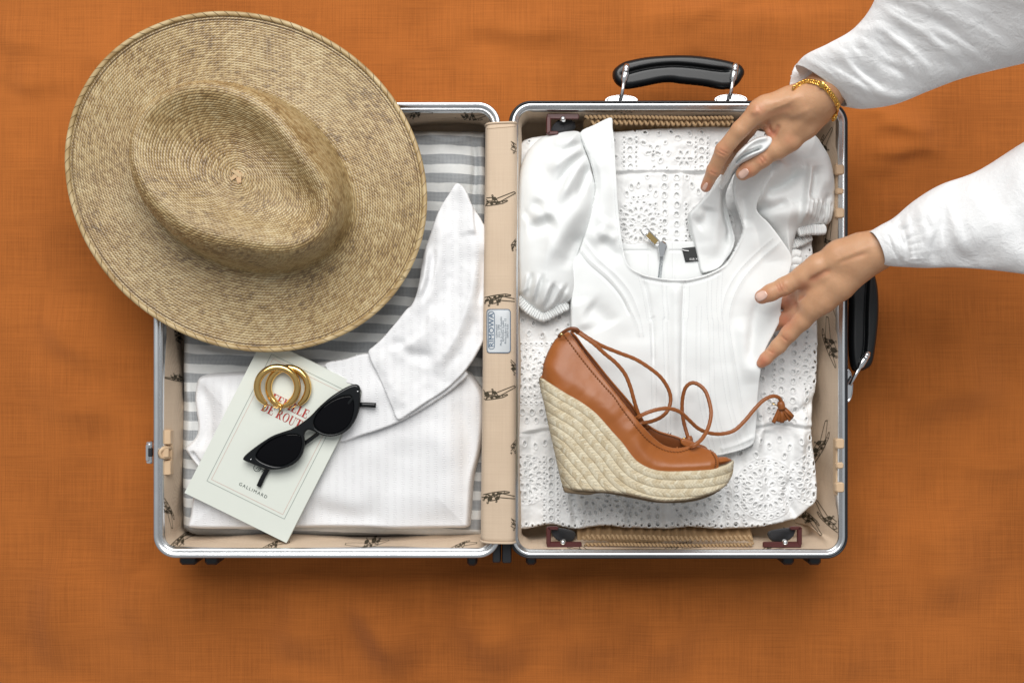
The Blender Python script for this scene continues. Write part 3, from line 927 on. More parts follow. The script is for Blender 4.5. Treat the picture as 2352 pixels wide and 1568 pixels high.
def coll_h(X, Y, d):
    z = ZSH + .020 + .004 * fbm(X, Y, 110, 61, 3)
    z += asym(X, Y, [(1052, 424), (1070, 438), (1083, 468), (1087, 513), (1091, 543)], 26, 3.0, .006, .12)
    z += asym(X, Y, [(1085, 470), (1075, 600), (1030, 740), (980, 860)], 26, 40, .008)
    z += fold(X, Y, [(1030, 480), (1010, 580), (985, 670), (950, 740)], 24, .008)
    z += fold(X, Y, [(1050, 560), (1045, 660), (1010, 780), (960, 880)], 22, -.005)
    z += fold(X, Y, [(905, 770), (935, 810), (1000, 820)], 16, -.005)
    z += fold(X, Y, [(958, 690), (975, 640), (985, 560)], 7, .006) + fold(X, Y, [(970, 700), (990, 640), (1000, 570)], 6, -.005)
    z += fold(X, Y, [(870, 800), (900, 880), (925, 940)], 18, .004)
    z += fold(X, Y, [(1100, 700), (1060, 800), (1010, 860)], 16, -.004)
    z += asym(X, Y, [(1095, 600), (1080, 690), (1040, 790), (990, 850)], 10, 26, .005) + fold(X, Y, [(1112, 560), (1108, 640), (1095, 720)], 10, -.005)
    z += asym(X, Y, [(1000, 700), (980, 760), (930, 800), (890, 810)], 9, 22, .005) + .0016 * fbm(X, Y, 30, 66, 2)
    return z
coll_out = [(1049.5, 421), (1070, 438), (1083, 468), (1096, 489), (1107, 508), (1118, 540), (1120, 650), (1119, 755), (1098, 808), (1072, 848), (1042, 880), (1010, 905), (978, 925), (944.5, 947.7), (914, 964), (900, 935), (886, 902), (866, 858), (846, 811), (858, 795), (875, 780), (906, 745), (934, 710), (946, 700), (959.5, 666), (967, 620), (976, 573), (989, 535), (1008, 483), (1030, 447)]
coll = Patch(coll_out, ZSH + .015, coll_h, (.006, 3))
coll.build("collar", M['seersucker'], shirt, 2.2)
def edge_line(patch, name, pts, mat, parent, r=.0006, lift=.0002, n=6):
    P = catmull(pts, 6); z = patch.z(P[:, 0], P[:, 1])
    return tube_obj(name, patch.world(P[:, 0], P[:, 1], z + lift), r, mat, parent, n=n)

# ------------------------------------------------------------------ book
ZB_ = .1005
bA = np.array([424., 1131.]); bB = np.array([658., 1246.]); bC = np.array([839., 891.]); bD = bA + bC - bB
book = thing("book", "slim pale cream paperback with red title under the sunglasses and earrings", "book", W(630, 1010, .09))
def bookpt(u, v, z): p = bA + (bB - bA) * u + (bD - bA) * v; return W(p[0], p[1], z, ZB_)
def slab(name, u0, v0, u1, v1, z0, z1, mat, nseg=14, bow=.0010):
    V = []; F = []
    us = np.linspace(u0, u1, nseg); vs_ = np.linspace(v0, v1, nseg)
    def zb(u, v): return bow * (2 * abs(u - .5)) ** 2 * .6 + .0006 * math.sin(v * 4)
    for zz in (z1, z0):
        for u in us:
            for v in vs_: V.append(bookpt(u, v, zz + zb(u, v)))
    n = nseg; q = n * n
    for i in range(n - 1):
        for j in range(n - 1):
            a = i * n + j; F.append((a, a + n, a + n + 1, a + 1)); F.append((q + a, q + a + 1, q + a + n + 1, q + a + n))
    for i in range(n - 1):
        F += [(i * n, q + i * n, q + (i + 1) * n, (i + 1) * n), (i * n + n - 1, (i + 1) * n + n - 1, q + (i + 1) * n + n - 1, q + i * n + n - 1), (i, i + 1, q + i + 1, q + i), ((n - 1) * n + i, q + (n - 1) * n + i, q + (n - 1) * n + i + 1, (n - 1) * n + i + 1)]
    return V, F, zb
V, F, zbf = slab("cover", 0, 0, 1, 1, ZB_ - .0007, ZB_, M['cover'])
cover = mobj("cover", np.array(V), F, M['cover'], book, False)
V, F, _ = slab("pages", .006, .008, .985, .992, ZB_ - .0078, ZB_ - .0009, M['pages']); mobj("pages", np.array(V), F, M['pages'], book, False)
V, F, _ = slab("back", 0, 0, 1, 1, ZB_ - .0088, ZB_ - .0080, M['cover']); mobj("back_cover", np.array(V), F, M['cover'], book, False)
LW = np.linalg.norm(bB - bA); LH = np.linalg.norm(bD - bA)
def bk(x, y, lift=.0004):           # book pixels from the lower left corner
    return bookpt(x / LW, y / LH, ZB_ + zbf(x / LW, y / LH) + lift)
def frame_lines(name, x0, y0, x1, y1, w, mat):
    m = MB()
    for (a, b, c, d) in ((x0, y0, x1, y0 + w), (x0, y1 - w, x1, y1), (x0, y0 + w, x0 + w, y1 - w), (x1 - w, y0 + w, x1, y1 - w)):
        nx = max(1, int((c - a) / 25)); ny = max(1, int((d - b) / 25))
        for i in range(nx):
            for j in range(ny):
                xa, xb = a + (c - a) * i / nx, a + (c - a) * (i + 1) / nx; ya, yb = b + (d - b) * j / ny, b + (d - b) * (j + 1) / ny
                m.add([bk(xa, ya), bk(xb, ya), bk(xb, yb), bk(xa, yb)], [(0, 1, 2, 3)])
    return m.obj(name, mat, cover)
frame_lines("border_line", 33, 47, 232, 374, 1.0, M['ink_line'])
frame_lines("border_line", 41, 55, 224, 366, .55, M['ink_pale_red'])
def book_text(name, s, size, x, y, mat, spacing=1.0, shear=0., sx=1.0):
    V, F = text_mesh(s, 1, 'CENTER', spacing, shear)
    return mobj(name, np.array([bk(x + v[0] * size * sx, y + v[1] * size, .0005) for v in V]), F, mat, cover, False)
# high-contrast serif capitals, drawn as strokes
def serif(ch):
    R = lambda x0, y0, x1, y1: [(x0, y0), (x1, y0), (x1, y1), (x0, y1)]
    t = .06; st = .19
    def arc(cx, cy, rx, ry, wx, wy, a0, a1, n=14):
        o = []
        for i in range(n):
            a, b = math.radians(a0 + (a1 - a0) * i / n), math.radians(a0 + (a1 - a0) * (i + 1) / n)
            o.append([(cx + rx * math.cos(a), cy + ry * math.sin(a)), (cx + rx * math.cos(b), cy + ry * math.sin(b)), (cx + (rx - wx) * math.cos(b), cy + (ry - wy) * math.sin(b)), (cx + (rx - wx) * math.cos(a), cy + (ry - wy) * math.sin(a))])
        return o
    stem = lambda x: [R(x, t, x + st, 1 - t), R(x - .08, 0, x + st + .08, t), R(x - .08, 1 - t, x + st + .08, 1)]
    if ch == 'F': return stem(.10) + [R(.33, 1 - t, .62, 1), R(.25, .49, .46, .49 + t), R(.58, .70, .62, 1 - t), R(.44, .38, .48, .49), R(.44, .535, .48, .64)], .68
    if ch == 'E': return stem(.10) + [R(.33, 1 - t, .62, 1), R(.33, 0, .64, t), R(.25, .49, .46, .49 + t), R(.58, .70, .62, 1 - t), R(.60, t, .64, .30), R(.44, .38, .48, .49), R(.44, .535, .48, .64)], .72
    if ch == 'I': return stem(.12), .42
    if ch == 'L': return stem(.10) + [R(.33, 0, .62, t), R(.58, t, .62, .32)], .68
    if ch == 'U': return [R(.10, .28, .25, 1 - t), R(.02, 1 - t, .33, 1), R(.56, .28, .60, 1 - t), R(.48, 1 - t, .68, 1)] + arc(.35, .28, .25, .30, .13, .05, 180, 270) + arc(.35, .28, .25, .30, .04, .05, 270, 360), .74
    if ch == 'D': return stem(.10) + arc(.33, .5, .36, .5, .15, .045, -90, 90), .78
    if ch == 'O': return arc(.38, .5, .36, .52, .15, .04, 0, 360, 28), .80
    if ch == 'R': return stem(.10) + arc(.33, .745, .27, .255, .14, .045, -90, 90) + [[(.30, .50), (.44, .50), (.66, .06), (.50, .06)], R(.52, 0, .76, .06)], .80
    if ch == 'T': return stem(.30) + [R(.03, 1 - t, .22, 1), R(.53, 1 - t, .72, 1), R(.03, .70, .07, 1 - t), R(.68, .70, .72, 1 - t)], .76
    return [], .32
def serif_text(s, size, x, y, w=1.0):
    m = MB(); tot = sum(serif(c)[1] for c in s) * size * w; cx = x - tot / 2
    for c in s:
        pol, adv = serif(c)
        for q, p in enumerate(pol): m.add([bk(cx + a * size * w, y + b * size, .0005 + q * 4e-6) for a, b in p], [tuple(range(len(p)))])
        cx += adv * size * w
    return m.obj("title_lettering", M['ink_red'], cover)
def to_book(px, py):
    d = np.linalg.solve(np.array([(bB - bA), (bD - bA)]).T, np.array([px, py]) - bA); return d[0] * LW, d[1] * LH
tx, ty = to_book(672, 937)
serif_text("FEUILLE", 20.5, 126, ty - 8, .98)
serif_text("DE ROUTE", 20.5, 126, ty - 36, .98)
gx, gy = to_book(578, 1124)
book_text("publisher_lettering", "GALLIMARD", 10.5, gx + 4, gy - 3, M['ink_dark'], 1.35)
nx_, ny_ = to_book(591, 1074)
book_text("publisher_mark", "nrf", 17, nx_ + 6, ny_ - 4, M['ink_dark'], 1.0, .35)
tube_obj("mark_ring", [bk(nx_ + 8 * math.cos(a), ny_ + 8 * math.sin(a), .0003) for a in np.linspace(0, 2 * math.pi, 24)], .0004, M['ink_dark'], cover, n=5)

# ------------------------------------------------------------------ hoop earrings
def hoop(cx, cy, r, z, tiltx, tilty, a0, label):
    e = thing("hoop_earring", label, "earring", W(cx, cy, z), "gold hoop earrings on the book")
    k = S(z); n = 60; P = []
    for i in range(n + 1):
        a = math.radians(a0 + 24 + (360 - 48) * i / n)
        x, y = r * k * math.cos(a), r * k * math.sin(a)
        P.append((W(cx, cy, z)[0] + x, W(cx, cy, z)[1] + y, z + tiltx * x + tilty * y))
    rad = np.full(n + 1, .0041); rad[:6] = np.linspace(.0024, .0041, 6); rad[-6:] = np.linspace(.0041, .0024, 6)
    tube_obj("hoop", P, rad, M['gold'], e, n=16)
    tube_obj("post", [P[0], (np.array(P[0]) * .6 + np.array(P[-1]) * .4) + np.array([0, -.003, .001]), P[-1]], .0005, M['gold'], e, n=6)
    tube_obj("clasp", [np.array(P[-1]) + np.array([0, 0, 0]), np.array(P[-1]) + np.array([-.003, -.004, .001]), np.array(P[-1]) + np.array([-.004, -.008, 0])], [.0012, .0010, .0006], M['gold'], e, n=8)
    return e
hoop(662, 890, 45.5, ZB_ + .0052, 0, .02, 277, "gold hoop earring on the book, the lower one on the right")
hoop(637, 889, 45.5, ZB_ + .0112, -.10, .05, 262, "gold hoop earring on the book, leaning over the other from the left")

# ------------------------------------------------------------------ sunglasses
sg = thing("sunglasses", "black cat-eye sunglasses with folded arms lying across the book", "sunglasses", W(690, 980, ZB_))
fo = ZG([(1270, 447), (1310, 470), (1320, 540), (1318, 640), (1300, 740), (1260, 830), (1200, 910), (1120, 960), (1020, 980), (930, 965), (860, 930), (800, 910), (765, 930), (750, 970), (758, 1040), (745, 1120), (715, 1190), (660, 1250), (590, 1290), (500, 1315), (400, 1320), (300, 1295), (200, 1255), (130, 1225), (120, 1205), (150, 1165), (230, 1100), (330, 1030), (430, 970), (540, 930), (640, 895), (740, 830), (820, 765), (900, 680), (1000, 590), (1100, 520), (1200, 465)])
l1 = ZG([(1230, 570), (1255, 640), (1250, 740), (1215, 840), (1150, 910), (1060, 950), (960, 945), (880, 900), (850, 840), (870, 770), (930, 690), (1020, 620), (1120, 575), (1190, 563)])
l2 = ZG([(690, 960), (725, 1000), (725, 1080), (690, 1170), (630, 1230), (540, 1275), (440, 1280), (330, 1245), (265, 1200), (260, 1160), (310, 1090), (400, 1020), (500, 975), (600, 955)])
L1 = catmull(l1, 5, True); L2 = catmull(l2, 5, True)
ZF = ZB_ + .016
ctr = ZG([(740, 900)])[0]
def sg_base(X, Y):
    r = ((X - ctr[0]) ** 2 + (Y - ctr[1]) ** 2) / 150 ** 2
    return ZF - .004 * r
def frame_h(X, Y, d):
    a, _, _ = poly_sd(X, Y, L1); b, _, _ = poly_sd(X, Y, L2)
    inn = np.maximum(a, b)
    return sg_base(X, Y) + .0016 * np.clip(np.sqrt(np.clip(1 - (1 - np.clip(-inn / 5, 0, 1)) ** 2, 0, 1)), 0, 1) - .003 * smoothstep(-.5, 1.5, inn)
sgp = Patch(fo, ZF, frame_h, (.0022, 5))
fr = sgp.build("frame", M['sun_black'], sg, 1.1, back=lambda X, Y, d: sg_base(X, Y) - .0035)
for L in (l1, l2):
    Patch(L, ZF, lambda X, Y, d: sg_base(X, Y) - .0012 + .0006 * smoothstep(0, 20, d), (.0004, 3)).build("lens", M['lens'], sg, 2.0)
def temple(pts, z):
    P = catmull([np.array(W(*p, zz)) for p, zz in zip(ZG(pts), z)], 6)
    return tube_obj("temple", P, np.linspace(.0022, .0030, len(P)), M['sun_black'], sg, n=10, flat=.75)
temple([(1290, 540), (1000, 860), (600, 1160), (420, 1270), (345, 1370), (290, 1485)], [ZF - .004, ZB_ + .0095, ZB_ + .0075, ZB_ + .0055, ZB_ + .004, ZB_ + .0035])
temple([(160, 1200), (560, 960), (980, 740), (1240, 665), (1360, 655), (1485, 661)], [ZF - .004, ZB_ + .0045, ZB_ + .0035, ZB_ + .0045, ZB_ + .006, ZB_ + .007])
for p in ((1296, 520), (205, 1212)):
    q = ZG([p])[0]; dome_obj("rivet", (W(*q, ZF)[0], W(*q, ZF)[1], float(sgp.z(np.array([q[0]]), np.array([q[1]]))[0])), .0009, .0005, M['chrome'], fr, 8, 3)

# ------------------------------------------------------------------ straw hat
def straw(name, nrows, counts):
    m = N(name); t = m.n("TexCoord"); sx = m.n("SeparateXYZ"); m.l(t.outputs["UV"], sx.inputs[0])
    u, v = sx.outputs[0], sx.outputs[1]                # turns, rows
    row = m.math('FLOOR', v); fv = m.math('FRACT', v)
    fc = m.n("FloatCurve"); cv = fc.mapping.curves[0]; mxc = max(counts)
    ks = list(range(0, nrows + 1, max(1, nrows // 24)))
    cv.points[0].location = (0, counts[0] / mxc); cv.points[1].location = (1, counts[-1] / mxc)
    for k_ in ks[1:-1]:
        cv.points.new(k_ / nrows, counts[min(k_, len(counts) - 1)] / mxc)
    fc.mapping.update()
    m.l(m.math('DIVIDE', row, float(nrows)), fc.inputs["Value"])
    cnt = m.math('ROUND', m.math('MULTIPLY', fc.outputs[0], float(mxc)))
    uu = m.math('ADD', m.math('ADD', m.math('MULTIPLY', u, cnt), m.math('MULTIPLY', row, .437)), m.math('MULTIPLY', fv, .9))
    cell = m.math('FLOOR', uu); fu = m.math('FRACT', uu)
    cx = m.n("CombineXYZ"); m.l(cell, cx.inputs[0]); m.l(row, cx.inputs[1])
    wn = m.n("TexWhiteNoise", noise_dimensions='2D'); m.l(cx.outputs[0], wn.inputs[0])
    big = m.noise(m.obj(), 22, 3, .6); mid = m.noise(m.obj(), 90, 3)
    f = m.math('ADD', m.math('MULTIPLY', wn.outputs["Value"], .38), m.math('ADD', m.math('MULTIPLY', big, .50), m.math('MULTIPLY', m.math('SUBTRACT', mid, .5), .40)))
    c = m.ramp(f, [(.16, (.13, .060, .016)), (.30, (.31, .18, .062)), (.48, (.48, .325, .142)), (.70, (.60, .455, .24)), (.95, (.78, .65, .43))])
    gn = m.noise(m.obj(), 9, 2)
    c = m.mix(m.math('MULTIPLY', gn, .35), c, (.42, .36, .18))
    prof = m.math('POWER', m.math('SINE', m.math('MULTIPLY', fu, math.pi)), .6)
    gap = m.math('LESS_THAN', m.math('MINIMUM', fu, m.math('SUBTRACT', 1.0, fu)), .08)
    gv = m.math('LESS_THAN', m.math('MINIMUM', fv, m.math('SUBTRACT', 1.0, fv)), .15)
    rsel = m.math('GREATER_THAN', m.math('FRACT', m.math('MULTIPLY', wn.outputs["Value"], 7.3)), .35)
    sel = m.math('MAXIMUM', m.math('MULTIPLY', m.math('MULTIPLY', gap, .6), rsel), m.math('MULTIPLY', gv, m.math('ADD', .45, m.math('MULTIPLY', rsel, .55))))
    m.col(m.mix(m.math('MULTIPLY', sel, .75), c, (.12, .068, .025)))
    m.val("Roughness", .31); m.val("Specular IOR Level", .6)
    m.bump(m.math('ADD', prof, m.math('MULTIPLY', wn.outputs["Value"], .7)), .5, .0009)
    m.val('Coat Weight', .18); m.val('Coat Roughness', .28)
    return m.m
hat = thing("straw_hat", "wide-brimmed natural straw hat with pinched crown resting on the left half", "hat", W(568, 418, .115))
HC = W(568, 418, .120); kk = S(.120)
ang = math.radians(-31)                    # long axis of the hat, image down-right
ROW = .0029
# profile: (ellipse semi-axes in metres, height) along the surface from the top centre to the brim edge
px2 = kk
prof = [(.0, .0, .1675), (.02, .018, .1682), (.045, .034, .1722), (.068, .0470, .1802), (.086, .0570, .1895), (.099, .0655, .1975), (.1088, .0738, .2020), (.1158, .0810, .2005), (.1202, .0868, .1925), (.1228, .0908, .180), (.1244, .0936, .163), (.1256, .0954, .146), (.1274, .0970, .134), (.1316, .1002, .1268), (.141, .109, .1240), (.156, .126, .1230), (.175, .1470, .1228), (.195, .1690, .1234), (.2065, .1815, .1246), (.2092, .1842, .1252)]
pf = catmull(prof, 30)
al = np.concatenate([[0], np.cumsum(np.linalg.norm(np.diff(pf * np.array([1, .0, 1]), axis=0), axis=1) * .5 + .5 * np.linalg.norm(np.diff(pf * np.array([0, 1, 1]), axis=0), axis=1))])
nrow = int(al[-1] / ROW); SUBR = 5
sv = np.linspace(0.004, al[-1], nrow * SUBR + 1)
pa = np.interp(sv, al, pf[:, 0]); pb = np.interp(sv, al, pf[:, 1]); pz = np.interp(sv, al, pf[:, 2])
NA = 760
th = np.linspace(0, 2 * math.pi, NA, endpoint=False)
TH, A_ = np.meshgrid(th, pa, indexing='xy'); _, B_ = np.meshgrid(th, pb, indexing='xy'); _, Zp = np.meshgrid(th, pz, indexing='xy'); _, SV = np.meshgrid(th, sv, indexing='xy')
xl = A_ * np.cos(TH); yl = B_ * np.sin(TH)
# egg: slightly narrower towards the front (lower right)
yl = yl * (1 - .10 * np.clip(xl / .13, -1, 1) * smoothstep(.16, .10, A_))
top = smoothstep(.150, .196, Zp)
up_ = smoothstep(.135, .20, Zp)
rdg = np.exp(-((A_ - .108) / .020) ** 2)
ll = np.clip(-np.sin(TH), 0, 1) ** 1.3; ur = np.clip(np.sin(TH), 0, 1)
inner = smoothstep(.015, .085, A_) * smoothstep(.122, .100, A_)
Zh = Zp - top * .004 * (xl / .1) ** 2 + inner * .0085 * ll - rdg * .0035 * ll + rdg * .0035 * ur - inner * .004 * np.clip(np.cos(TH - 2.7), 0, 1)
Zh = Zh - top * .008 * np.exp(-((xl - .080) / .030) ** 2) * np.exp(-((yl - .012) / .03) ** 2)
yl = yl * (1 - up_ * .10 * np.exp(-((xl - .060) / .040) ** 2))
# brim: gentle waves, rim upturn
bt = smoothstep(.135, .21, A_)
Zh = Zh + bt * (.0035 * np.sin(2 * TH + 1.1) + .0022 * np.sin(3 * TH - .4)) + .001 * vnoise(xl * 1000, yl * 1000, 25, 71) * bt
ca, sa = math.cos(ang), math.sin(ang)
HX = HC[0] + xl * ca - yl * sa; HY = HC[1] + xl * sa + yl * ca
P3 = np.stack([HX, HY, Zh], -1)
# braid relief along the normals: one ridge per row, following a spiral
du = np.roll(P3, -1, 1) - np.roll(P3, 1, 1); dv = np.gradient(P3, axis=0)
Nn = np.cross(dv, du); Nn /= np.linalg.norm(Nn, axis=2)[..., None] + 1e-12
Nn = np.where(Nn[..., 2:3] < -0.3, -Nn, Nn)
vv = SV / ROW + TH / (2 * math.pi)
relief = .00070 * (np.abs(np.sin(math.pi * vv)) ** .7 - .5)
P3 = P3 + Nn * relief[..., None]
nr = P3.shape[0]
per = np.hypot(A_, B_) / math.sqrt(2)
_rows = int(SV.max() / ROW) + 2
_cnt = [max(8, round(2 * math.pi * float(np.interp(r * ROW, sv, per[:, 0])) / .0040)) for r in range(_rows + 1)]
M['straw'] = straw('straw_braid', _rows, _cnt)
U = TH / (2 * math.pi)
# duplicate the seam column so the texture does not wrap backwards
P3 = np.concatenate([P3, P3[:, :1]], 1); U = np.concatenate([U, np.ones_like(U[:, :1])], 1); VV = np.concatenate([vv, vv[:, :1] + 1], 1)
NC = NA + 1
gi = np.arange(nr * NC).reshape(nr, NC)
jb = int(np.argmin(np.abs(sv - np.interp(.130, pf[:, 0], al))))
def hat_part(name, j0, j1):
    V = P3[j0:j1 + 1].reshape(-1, 3); n = j1 - j0 + 1
    g = np.arange(n * NC).reshape(n, NC)
    F = np.stack([g[:-1, :-1], g[1:, :-1], g[1:, 1:], g[:-1, 1:]], -1).reshape(-1, 4)
    return mobj(name, V, F, M['straw'], hat, True, np.stack([U[j0:j1 + 1].ravel(), VV[j0:j1 + 1].ravel()], -1))
crown = hat_part("crown", 0, jb)
brim = hat_part("brim", jb, nr - 1)
# tuft of straw ends at the very centre
cz = float(P3[0, 0, 2]); cx, cy = P3[0, :, 0].mean(), P3[0, :, 1].mean()
for k in range(7):
    a = k * 2.4; r = .006
    m = MB(); m.box((cx + .003 * math.cos(a), cy + .003 * math.sin(a), cz + .0004 + .0003 * k), (.011, .0034, .0007), a * 1.7, 0)
    m.obj("straw_end", simple('straw_end', (.55 + .03 * (k % 3), .40, .22), .6), crown)
# stitched binding round the edge
be = P3[-1, :-1]
bm = N('straw_binding'); _t = bm.n("TexCoord"); _s = bm.n("SeparateXYZ"); bm.l(_t.outputs["UV"], _s.inputs[0])
_q = bm.math('FRACT', bm.math('ADD', bm.math('MULTIPLY', _s.outputs[0], 1 / 1.25), bm.math('MULTIPLY', _s.outputs[1], 1.6)))
_gap = bm.math('LESS_THAN', _q, .09)
_c = bm.ramp(bm.noise(bm.obj(), 45, 3), [(.3, (.34, .22, .09)), (.5, (.47, .34, .165)), (.7, (.58, .45, .25))])
bm.col(bm.mix(bm.math('MULTIPLY', _gap, .85), _c, (.10, .055, .02))); bm.val("Roughness", .45)
bm.bump(bm.math('POWER', _q, .4), .7, .0012)
bp = be[::2]
V, F, uv = tube(bp, .0029, n=10, closed=True, flat=.8)
mobj("edge_binding", V, F, bm.m, hat, True, uv)
g0 = P3[-11, :-1][::2] + np.array([0, 0, .0002])
tube_obj("binding_stitch", g0, .0005, simple('dark_straw_thread', (.16, .10, .05), .8), hat, n=5, closed=True)
# ------------------------------------------------------------------ eyelet dress in the right half
ZE = .078
dress = thing("eyelet_dress", "white broderie eyelet dress folded flat beneath the top and sandal", "dress", W(1530, 760, .03))
holes = []          # cx, cy, rx, ry, rot
rings_ = []         # raised embroidered rings: cx, cy, r
def dot(x, y, rx=3.0, ry=None, rot=0.0): holes.append((x, y, rx, ry or rx, rot))
_rh = random.Random(4)
def medallion(cx, cy, R=54, n=20, half=None):
    for k in range(7):
        a = 2 * math.pi * k / 7 + .3
        dot(cx + .36 * R * math.cos(a), cy + .36 * R * math.sin(a), 4.6, 2.9, a)
    for k in range(n):
        a = 2 * math.pi * k / n
        dot(cx + .78 * R * math.cos(a), cy + .78 * R * math.sin(a), 5.2, 3.2, a)
    m = int(n * 1.25)
    for k in range(m):
        a = 2 * math.pi * k / m + .1
        dot(cx + 1.17 * R * math.cos(a), cy + 1.17 * R * math.sin(a), 2.6)
    rings_.append((cx, cy, R)); rings_.append((cx, cy, .58 * R)); rings_.append((cx, cy, 1.32 * R))
def ladder(x, y0, y1, w=4.6, h=5.0, st=19.5, lean=0.0):
    y = y0; i = 0
    while y < y1:
        dot(x + lean * (y - y0) + _rh.uniform(-.8, .8), y, w + _rh.uniform(-.5, .5), h + _rh.uniform(-.6, .6), .2 * _rh.uniform(-1, 1)); y += st + _rh.uniform(-1, 1)
def border(x, y0, y1, st=12.5, r=2.3, lean=0.0):
    y = y0
    while y < y1: dot(x + lean * (y - y0) + _rh.uniform(-.6, .6), y, r, r * 1.15); y += st + _rh.uniform(-.8, .8)
def flower(cx, cy, r=13, n=6, rot=0.):
    for k in range(n):
        a = 2 * math.pi * k / n + rot; dot(cx + r * math.cos(a), cy + r * math.sin(a), 5.4, 3.3, a)
    dot(cx, cy, 2.4)
# yoke (top panel)
for x in (1447, 1612): ladder(x, 324, 392, 5.0, 5.6, 20.5); border(x - 14, 318, 392, 11); border(x + 14, 318, 392, 11)
flower(1571, 366, 14); flower(1500, 350, 12, 5, .4); dot(1478, 330, 5, 3.2, .5); dot(1502, 332, 5, 3.2, 2.4); dot(1556, 318, 6.2, 5.2); dot(1583, 308, 5, 3, 1.2); dot(1481, 306, 5.2, 3.4, .2); dot(1541, 305, 4.8, 3, .8); dot(1582, 330, 5, 3.4, .2); dot(1516, 370, 4.6, 3, 1.9)
flower(1685, 350, 13); flower(1400, 360, 12)
# first tier
for x in (1526, 1554): ladder(x, 408, 985, 4.8, 5.6, 21)
for x in (1505, 1576): border(x, 470, 985, 12)
for x in (1800, 1827): ladder(x, 590, 925, 5.0, 5.4, 22, -.02)
for x in (1778, 1851): border(x, 590, 960, 13)
medallion(1466, 517, 44, 18); medallion(1212, 858, 46, 18); medallion(1630, 520, 44, 18); medallion(1885, 842, 46, 16); medallion(1720, 700, 48); medallion(1330, 620, 46); medallion(1650, 880, 46); medallion(1760, 480, 44)
for (x, y) in ((1450, 430), (1466, 425), (1492, 432), (1440, 446), (1505, 446), (1590, 425), (1605, 440), (1625, 430)): dot(x, y, 3.0, 5.2, 0.15 * (x % 3 - 1))
for k in range(9): dot(1444 + k * 11, 452 + 3 * math.sin(k), 2.2)
for x in range(1200, 1300, 22): dot(x, 946, 4.4, 5.6); dot(x + 10, 965, 3.2, 4.6)
for x in range(1196, 1300, 12): dot(x, 925, 2.3); dot(x, 790, 2.2)
for (x, y) in ((1200, 735), (1226, 742), (1255, 735), (1285, 728), (1215, 765), (1246, 770), (1280, 760), (1265, 700), (1300, 700)): dot(x, y, 3.2, 4.6, .3)
for y in range(900, 980, 22):
    for x in range(1770, 1880, 27): dot(x + _rh.uniform(-4, 4), y + _rh.uniform(-4, 4), 3.6, 5.0, _rh.uniform(-.5, .5))
# second tier
for x in (1690.7,): ladder(x, 1100, 1212, 5.0, 5.6, 20.5); border(x - 18, 1100, 1212, 12); border(x + 17, 1100, 1212, 12)
for x in (1492, 1512): ladder(x, 1130, 1212, 4.4, 5.2, 19)
for x in (1266,): ladder(x, 1058, 1190, 4.8, 5.6, 18.5); border(x - 16, 1050, 1200, 12); border(x + 16, 1050, 1200, 12)
medallion(1757, 1122, 54, 20); medallion(1610, 1140, 54, 20); medallion(1356, 1138, 52, 20); medallion(1206, 1100, 44, 16); medallion(1870, 1100, 46, 16); medallion(1450, 1150, 42, 16)
for (x, y, r) in ((1722, 1022, .3), (1745, 1012, .1), (1768, 1024, -.3), (1790, 1008, .2), (1812, 1026, .4), (1836, 1012, -.2), (1858, 1030, .1), (1700, 1040, .5), (1735, 1044, -.3), (1800, 1046, .2), (1845, 1052, .4), (1205, 1018, .1), (1230, 1024, -.2), (1252, 1016, .2), (1860, 1005, 0), (1680, 1020, .1)): dot(x, y, 3.4, 5.4, r)
for x in range(1195, 1880, 14):
    if not (1335 < x < 1380): dot(x, 1206 + 3 * math.sin(x * .3), 2.7, 3.4)
def clean(hs):
    out = []
    for h in hs:
        if all((h[0] - q[0]) ** 2 + (h[1] - q[1]) ** 2 > (max(h[2:4]) + max(q[2:4]) + 1.2) ** 2 for q in out): out.append(h)
    return out
holes = clean(sorted(holes, key=lambda h: -h[2] * h[3]))
for _ in range(1500):                                 # small fillers where the cloth is still plain
    x, y = _rh.uniform(1190, 1878), _rh.uniform(300, 1210)
    if abs(y - 398) < 9 or abs(y - 992) < 12: continue
    r = _rh.choice((2.2, 2.6, 3.2))
    if any((x - a) ** 2 + (y - b) ** 2 < (R * 1.34) ** 2 for a, b, R in rings_): continue
    if all((x - q[0]) ** 2 + (y - q[1]) ** 2 > (max(q[2:4]) + r + 11.0) ** 2 for q in holes): holes.append((x, y, r, r * 1.35, _rh.uniform(-.6, .6)))
def hole_fn(X, Y):
    dz = np.zeros(X.shape); hm = np.zeros(X.shape, bool)
    x0 = X[:, X.shape[1] // 2]; gx0 = X.min(); stx = 1.35
    xs_ = np.median(X, axis=1); ys_ = np.median(Y, axis=0)
    for (cx, cy, rx, ry, rot) in holes:
        R = max(rx, ry) + 5
        i0, i1 = np.searchsorted(xs_, (cx - R, cx + R)); j0, j1 = np.searchsorted(ys_, (cy - R, cy + R))
        if i1 <= i0 or j1 <= j0: continue
        sx_, sy_ = X[i0:i1, j0:j1] - cx, Y[i0:i1, j0:j1] - cy
        c, s = math.cos(rot), math.sin(rot)
        q = np.sqrt(((sx_ * c + sy_ * s) / rx) ** 2 + ((-sx_ * s + sy_ * c) / ry) ** 2)
        dd = (q - 1) * min(rx, ry)
        hm[i0:i1, j0:j1] |= dd < 0
        dz[i0:i1, j0:j1] += np.where(dd > 0, .0013 * np.exp(-((dd - 1.5) / 1.3) ** 2), -.0008)
    for (cx, cy, R) in rings_:
        r = np.hypot(X - cx, Y - cy)
        dz += .0008 * np.exp(-((r - R) / 1.7) ** 2)
    for ys2 in (398, 992):
        pass
    return dz, hm
